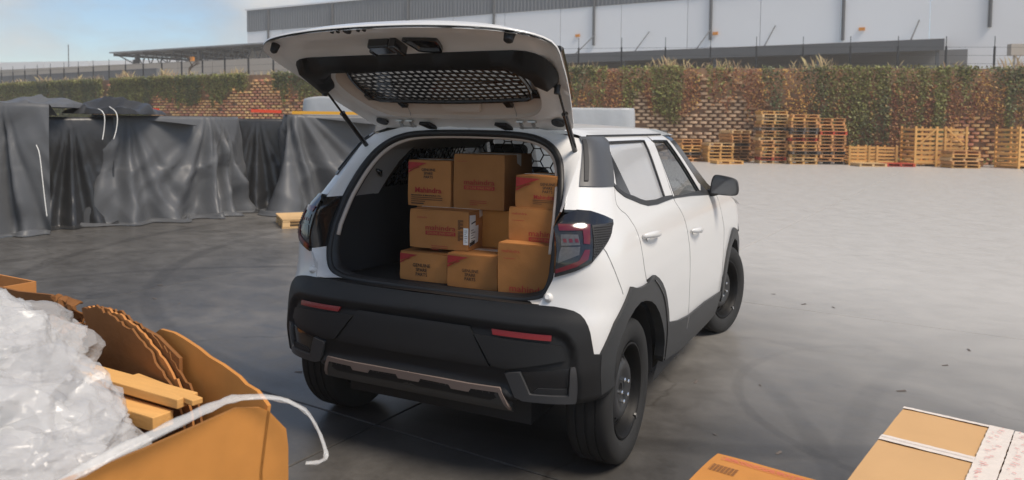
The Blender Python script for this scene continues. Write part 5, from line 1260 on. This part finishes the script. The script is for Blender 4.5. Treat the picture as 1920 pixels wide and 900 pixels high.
stack(8.0, 34.0, 7, 'the low stack nearest the car mirror', 'pallets in the low stack by the car', (wood, wood, woody), .4, odd={2: woodd})
stack(9.35, 33.6, 6, 'the low stack in front of the medium one', 'pallets in the low front stack', (wood, woody), .1, odd={5: woodp})
stack(10.25, 34.1, 10, 'the medium stack left of the tall ones', 'pallets in the medium stack', (wood, wood), .5, odd={9: woodp, 5: woodd})
pallet(CF(9.3, 32.4), CFROT+.1, woody, 'single pale pallet on the ground before the low stack', 'single pallets on the yard')
def crate(name, label, r_, d_, w, dp, h, nsl, mat, rz=0., diag=True):
    """slatted crate: corner posts, slats on four sides, braces on the front"""
    root = empty(name, CF(r_, d_+dp/2), CFROT+rz, label, 'crate', 'slatted yellow crates by the wall')
    slm = MB().box((0, 0, 0), (w, .022, h/nsl*.44)).mesh('slat', mat); sls = MB().box((0, 0, 0), (.022, dp-.05, h/nsl*.44)).mesh('slat', mat); pm_ = MB().box((0, 0, h/2), (.09, .05, h)).mesh('post', mat)
    for k in range(nsl):
        z = .10+(h-.12)*(k+.4)/nsl
        for y in (-dp/2, dp/2): o = link('slat', slm, root); o.location = (rnd.gauss(0, .006), y, z)
        for x in (-w/2+.02, w/2-.02): o = link('slat', sls, root); o.location = (x, 0, z)
    for x in (-w/2+.05, -w*.08, w*.08, w/2-.05):
        for y in (-dp/2-.037, dp/2+.037): o = link('post', pm_, root); o.location = (x, y, 0)
    if diag:
        for a, b in (((-w*.42, h*.55), (-w*.10, h*.95)), ((w*.10, h*.95), (w*.42, h*.55))):
            MB().bar((a[0], -dp/2-.085, a[1]), (b[0], -dp/2-.085, b[1]), .03, .07).obj('brace', mat, root)
    for x in (-w/2+.1, 0, w/2-.1): MB().box((x, 0, .04), (.1, dp-.06, .08)).obj('skid', mat, root)
    MB().box((0, 0, .095), (w-.06, dp-.06, .022)).obj('floor_board', mat, root)
    return root
crate('slatted_crate', 'low wide yellow slatted crate right of the tall pallet stacks', 15.75, 32.7, 2.15, 1.0, .86, 5, woody, diag=False)
crate('slatted_crate', 'tall yellow slatted crate with diagonal braces by the wall', 18.4, 32.2, 2.28, 1.1, 1.72, 8, woody)
crate('slatted_crate', 'yellow slatted crate cut off by the right frame edge', 21.75, 31.2, 1.9, 1.1, 1.75, 8, woody, rz=.2)
pallet(CF(15.1, 31.7), CFROT+.05, woodp, 'single pale pallet before the low yellow crate', 'single pallets on the yard')
pallet(CF(16.4, 31.9), CFROT-.05, woodr, 'red pallet before the low yellow crate', 'single pallets on the yard')
stack(18.75, 30.9, 5, 'the short stack before the tall crate', 'pallets before the tall crate', (woody, wood, woodp))
tag(MB().box((0, 0, .07), (.9, .10, .14)).box((-.38, 0, -.02), (.1, .3, .04)).box((.38, 0, -.02), (.1, .3, .04)).obj('timber_beam', wood, None), 'short timber beam on blocks right of the tall crate', 'timber').location = CF(20.0, 32.6, .05)
# pallet near the car's left tail lamp
np_ = empty('wooden_pallet', CF(-2.98, 11.55, 0), CFROT+R(24), 'pale pallet on the ground between the tarpaulin and the car tail', 'pallet')
for y in (-.345, -.17, 0, .17, .345):
    o = MB().box((0, y, .133), (1.2, .115, .022)).obj('deck_board', woodp, np_); bevel(o, .003, 1)
for x in (-.54, 0, .54):
    MB().box((x, 0, .111), (.10, .8, .020)).obj('cross_board', woodp, np_)
    for y in (-.345, 0, .345): o = MB().box((x, y, .061), (.11, .10, .078)).obj('block', woodp, np_); bevel(o, .004, 1)
for y in (-.345, 0, .345): MB().box((0, y, .011), (1.2, .10, .022)).obj('bottom_board', woodp, np_)

# ================================================================== warehouse behind
FD = Vector((-.868, .497)); FN = Vector((-.497, -.868))       # along the facade to the left; towards the camera
def FP(t, out, z): q = Vector((0, 75))+FD*t+FN*out; return CF(q.x, q.y, z)
wh = empty('warehouse', FP(0, 0, WH), 0, 'long white warehouse with a grey top band behind the wall', 'building')
def wo(t, out, z): return FP(t, out, z)-wh.location
def quadbox(m, t0, t1, o0, o1, z0, z1):
    return m.add([wo(t, o_, z) for t in (t0, t1) for o_ in (o0, o1) for z in (z0, z1)], [(0, 1, 3, 2), (4, 6, 7, 5), (0, 4, 5, 1), (2, 3, 7, 6), (0, 2, 6, 4), (1, 5, 7, 3)])
TL, TR_ = 38.2, -62
t = TL; pw_ = 6.2; k = 0
while t > TR_:
    t2 = max(TR_, t-pw_)
    quadbox(MB(), t, t2+.05, 0, -.3, WH-.1, 12.75).obj('wall_panel', clad, wh)
    m = MB(); x = t
    prof = []
    while x > t2+.06:
        prof += [(x, .06), (x-.12, .06), (x-.17, .11), (x-.29, .11), (x-.34, .06)]; x -= .40
    m.grid([[wo(a, b, z) for z in (12.75, 15.35)] for a, b in prof]); quadbox(m, t, t2+.02, .05, -.3, 12.74, 15.3); m.obj('band_panel', cladg, wh)
    t = t2; k += 1
m = MB(); quadbox(m, TL+.15, TR_, .22, -.4, 15.34, 15.52); m.obj('parapet_cap', clad, wh)
m = MB(); quadbox(m, TL+.02, TL-.02, -.3, -30, WH-.1, 15.4); m.obj('end_wall', clad, wh)
for i, u in enumerate((505, 624, 764, 924, 1110, 1327, 1573, 1845)):
    a = (u-960)/F_; tt = a*75/(-.868-a*.497)
    MB().tube([wo(tt, .16, 15.2 if i < 4 else 15.2), wo(tt, .16, 13.0), wo(tt, .12, 9.1 if u != 1573 else 8.6)], .13, 8).obj('downpipe', steelg, wh, smooth=40)
for u, v in ((1080, 70), (1336, 66), (1608, 58)):
    a = (u-960)/F_; tt = a*75/(-.868-a*.497); d_ = 75+.497*tt; z = CAM.z+(236+(u-960)*.012-v)/F_*d_
    o = MB(); quadbox(o, tt+.22, tt-.22, .04, .16, z-.12, z+.12); o.obj('wall_lamp', amber, wh)
# loading canopy on the right: sheet roof on the facade, tied back with rods
cz0, cz1, co = 8.45, 7.75, 6.0
m = MB(); rt0, rt1 = 24, -37.2
m.add([wo(t, o_, z) for t, o_, z in ((rt0, 0, cz0), (rt1, 0, cz0), (rt1, co, cz1), (rt0, co, cz1), (rt0, 0, cz0-.12), (rt1, 0, cz0-.12), (rt1, co, cz1-.12), (rt0, co, cz1-.12))], [(0, 1, 2, 3), (7, 6, 5, 4), (0, 4, 5, 1), (1, 5, 6, 2), (2, 6, 7, 3), (3, 7, 4, 0)])
m.obj('canopy_roof', roofm, wh)
m = MB(); quadbox(m, rt0, rt1, co-.05, co+.10, cz1-.75, cz1+.03); m.obj('canopy_fascia', steelg, wh)
for t in np.arange(rt0, rt1, -7.6):
    MB().bar(wo(t, .1, cz0-.5), wo(t, co-.05, cz1-.6), .25, .45).obj('canopy_beam', steelg, wh); MB().bar(wo(t, co-.3, WH), wo(t, co-.3, cz1-.3), .22, .22).obj('canopy_post', steelg, wh)
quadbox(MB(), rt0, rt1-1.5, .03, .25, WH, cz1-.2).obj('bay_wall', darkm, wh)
for u0, v0, u1, v1 in ((1077, 98, 1112, 67), (1187, 92, 1213, 61), (1302, 89, 1327, 57), (1428, 83, 1447, 50), (1700, 76, 1714, 40)):
    a = (u1-960)/F_; tt = a*75/(-.868-a*.497); d_ = 75+.497*tt; z = CAM.z+(234+(u1-960)*.012-v1)/F_*d_
    a2 = (u0-960)/F_; dd = Vector((0, 75))+FN*(co-.4); t2 = (a2*dd.y-dd.x)/(-.868-a2*.497)
    MB().tube([wo(tt, .1, z), wo(t2, co-.4, cz1+.1)], .055, 6).obj('tie_rod', steelg, wh)
# open steel canopy at the left end
oc_ = empty('steel_canopy', FP(47, 6, WH), 0, 'open grey steel canopy on trusses beside the white warehouse', 'canopy')
def co_(t, o_, z): return FP(t, o_, z)-oc_.location
ctop, cbot = 10.35, 8.6
m = MB(); t0, t1, o0, o1 = 56.5, 26, 6.5, -9
m.add([co_(t, o_, z) for t, o_, z in ((t0, o1, ctop+.35), (t1, o1, ctop+.35), (t1, o0, ctop), (t0, o0, ctop), (t0, o1, ctop+.20), (t1, o1, ctop+.20), (t1, o0, ctop-.15), (t0, o0, ctop-.15))], [(0, 1, 2, 3), (7, 6, 5, 4), (0, 4, 5, 1), (1, 5, 6, 2), (2, 6, 7, 3), (3, 7, 4, 0)])
m.obj('roof_sheet', roofm, oc_)
for o_ in (5.2, -1.0, -7):
    m = MB(); zt = ctop-.25; n = 15
    m.bar(co_(52.5, o_, cbot), co_(t1, o_, cbot), .14).bar(co_(t0, o_, zt), co_(t1, o_, zt), .14)
    for i in range(n):
        ta = lerp(52.5, t1, i/n); tb = lerp(52.5, t1, (i+.5)/n); tc = lerp(52.5, t1, (i+1)/n); m.bar(co_(ta, o_, zt), co_(tb, o_, cbot), .10).bar(co_(tb, o_, cbot), co_(tc, o_, zt), .10)
    m.bar(co_(t0, o_, zt-.1), co_(52.5, o_, cbot), .12); m.obj('truss', steelg, oc_)
for t in (56, 50, 44, 38, 32, 27):
    m = MB().bar(co_(t, 6.2, ctop-.35), co_(t, -8.5, ctop-.05), .14, .3); m.obj('rafter', steelg, oc_)
for t in (52.6, 40.5, 28.5):
    for o_ in (5.2, -7): MB().bar(co_(t, o_, WH), co_(t, o_, ctop-.3), .42, .42).obj('post', steelg, oc_)
MB().tube([co_(53.2, 5.6, WH), co_(53.2, 5.6, 7.6), co_(52.9, 5.5, 8.6), co_(52.7, 5.5, 9.3)], .2, 8).obj('downpipe', steelg, oc_, smooth=40)
MB().box(co_(40, 6.6, 8.9), (.5, .3, .5)).obj('floodlight', amber, oc_)
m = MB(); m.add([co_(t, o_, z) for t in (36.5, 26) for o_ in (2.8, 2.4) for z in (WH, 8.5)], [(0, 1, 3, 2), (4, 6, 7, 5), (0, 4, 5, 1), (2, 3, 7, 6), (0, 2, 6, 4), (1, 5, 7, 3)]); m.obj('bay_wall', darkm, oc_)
# far white hall and screen walls at the left
def far(name, label, cat, r0, d0, r1, d1, z0, z1, mat, n=1):
    root = empty(name, CF((r0+r1)/2, (d0+d1)/2, z0), 0, label, cat)
    for i in range(n):
        a = CF(lerp(r0, r1, i/n), lerp(d0, d1, i/n), z0)-root.location; b = CF(lerp(r0, r1, (i+1)/n-.01/n), lerp(d0, d1, (i+1)/n-.01/n), z0)-root.location
        MB().prism([a, b, b+Vector((0, 0, z1-z0)), a+Vector((0, 0, z1-z0))], F0*.5).obj('wall_panel', mat, root)
    return root
far('white_hall', 'long low white hall far behind the left end of the fence', 'building', -105, 133, -14, 105, WH, 11.1, clad, 10)
far('screen_wall', 'beige screen wall behind the fence at the left', 'wall', -80, 106, -22, 74, WH-.5, 8.0, screen, 12)
far('screen_wall', 'low dark grey screen wall between fence and beige wall', 'wall', -66, 82, -27, 57, WH-.5, 5.55, screeng, 12)
tag(MB().tube([CF(-62, 105, WH), CF(-62, 105, 12)], .06, 6).obj('mast', steelg), 'thin mast rising beyond the left end of the fence', 'mast')
# bare sapling behind the fence
sp_ = empty('bare_tree', CF(-22.6, 52.5, WH), 0, 'small leafless tree behind the fence under the steel canopy', 'tree')
m = MB(); rg = random.Random(4)
def branch(p, d, l, r_, k):
    q = p+d*l; m.tube([p, q], [r_, r_*.6], 5)
    if k:
        for _ in range(3): branch(p.lerp(q, rg.uniform(.5, 1)), (d+Vector((rg.gauss(0, .5), rg.gauss(0, .5), rg.gauss(.1, .25)))).normalized(), l*.65, r_*.6, k-1)
branch(Vector((0, 0, 0)), Vector((0, 0, 1)), .9, .06, 4); m.obj('trunk', mk('bark', (.09, .07, .055, 1), .9), sp_)
# warm coloured shed at the right end
far('tan_shed', 'small tan shed roof at the right end behind the wall', 'building', 31.5, 46, 40, 45, WH, 5.2, screen, 2)
far('pale_hall', 'pale building filling the gap at the right end', 'building', 34, 60, 60, 50, WH, 20, clad, 4)
m = MB(); m.prism([CF(30.5, 46.2, 6.2), CF(38, 45.6, 6.2), CF(38, 45.6, 6.9), CF(30.5, 46.2, 6.9)], F0*.4).bar(CF(30.9, 46.5, WH), CF(30.9, 46.5, 6.4), .12); tag(m.obj('sign_board', screen), 'blank tan board on posts at the right frame edge', 'sign')
# bits of litter on the concrete
rg = random.Random(12); lt_ = MB()
for u, v in ((1305, 717), (1425, 723), (1450, 552), (1507, 571), (1563, 577), (1817, 657), (1772, 686), (1690, 734), (560, 698), (605, 745), (1460, 850), (1340, 815), (300, 535), (336, 570), (290, 560)):
    x = FW+RT*((u-960)/F_)-UPV*((v-CY_)/F_); p = CAM+x*(-CAM.z/x.z); a = rg.uniform(0, 3); l_ = rg.uniform(.012, .03); e1 = Vector((math.cos(a), math.sin(a), 0))*l_; e2 = Vector((-math.sin(a), math.cos(a), 0))*l_*.35
    lt_.add([p-e1-e2+Vector((0, 0, .001)), p+e1-e2+Vector((0, 0, .004)), p+e1+e2+Vector((0, 0, .008)), p-e1+e2+Vector((0, 0, .002))], [(0, 1, 2, 3)])
tag(lt_.obj('yard_litter', woodd), 'small dark scraps scattered on the concrete', kind='stuff')

# thin haze over the yard
hz = MB(); hz.add([CF(r_, d_, z) for r_, d_ in ((-130, -25), (90, -25), (90, 165), (-130, 165)) for z in (-1.2, 17.0)], [(0, 2, 3, 1), (2, 4, 5, 3), (4, 6, 7, 5), (6, 0, 1, 7), (0, 6, 4, 2), (1, 3, 5, 7)])
tag(hz.obj('haze', hazemat(), None, fix=True), 'thin pale haze over the yard', kind='stuff')
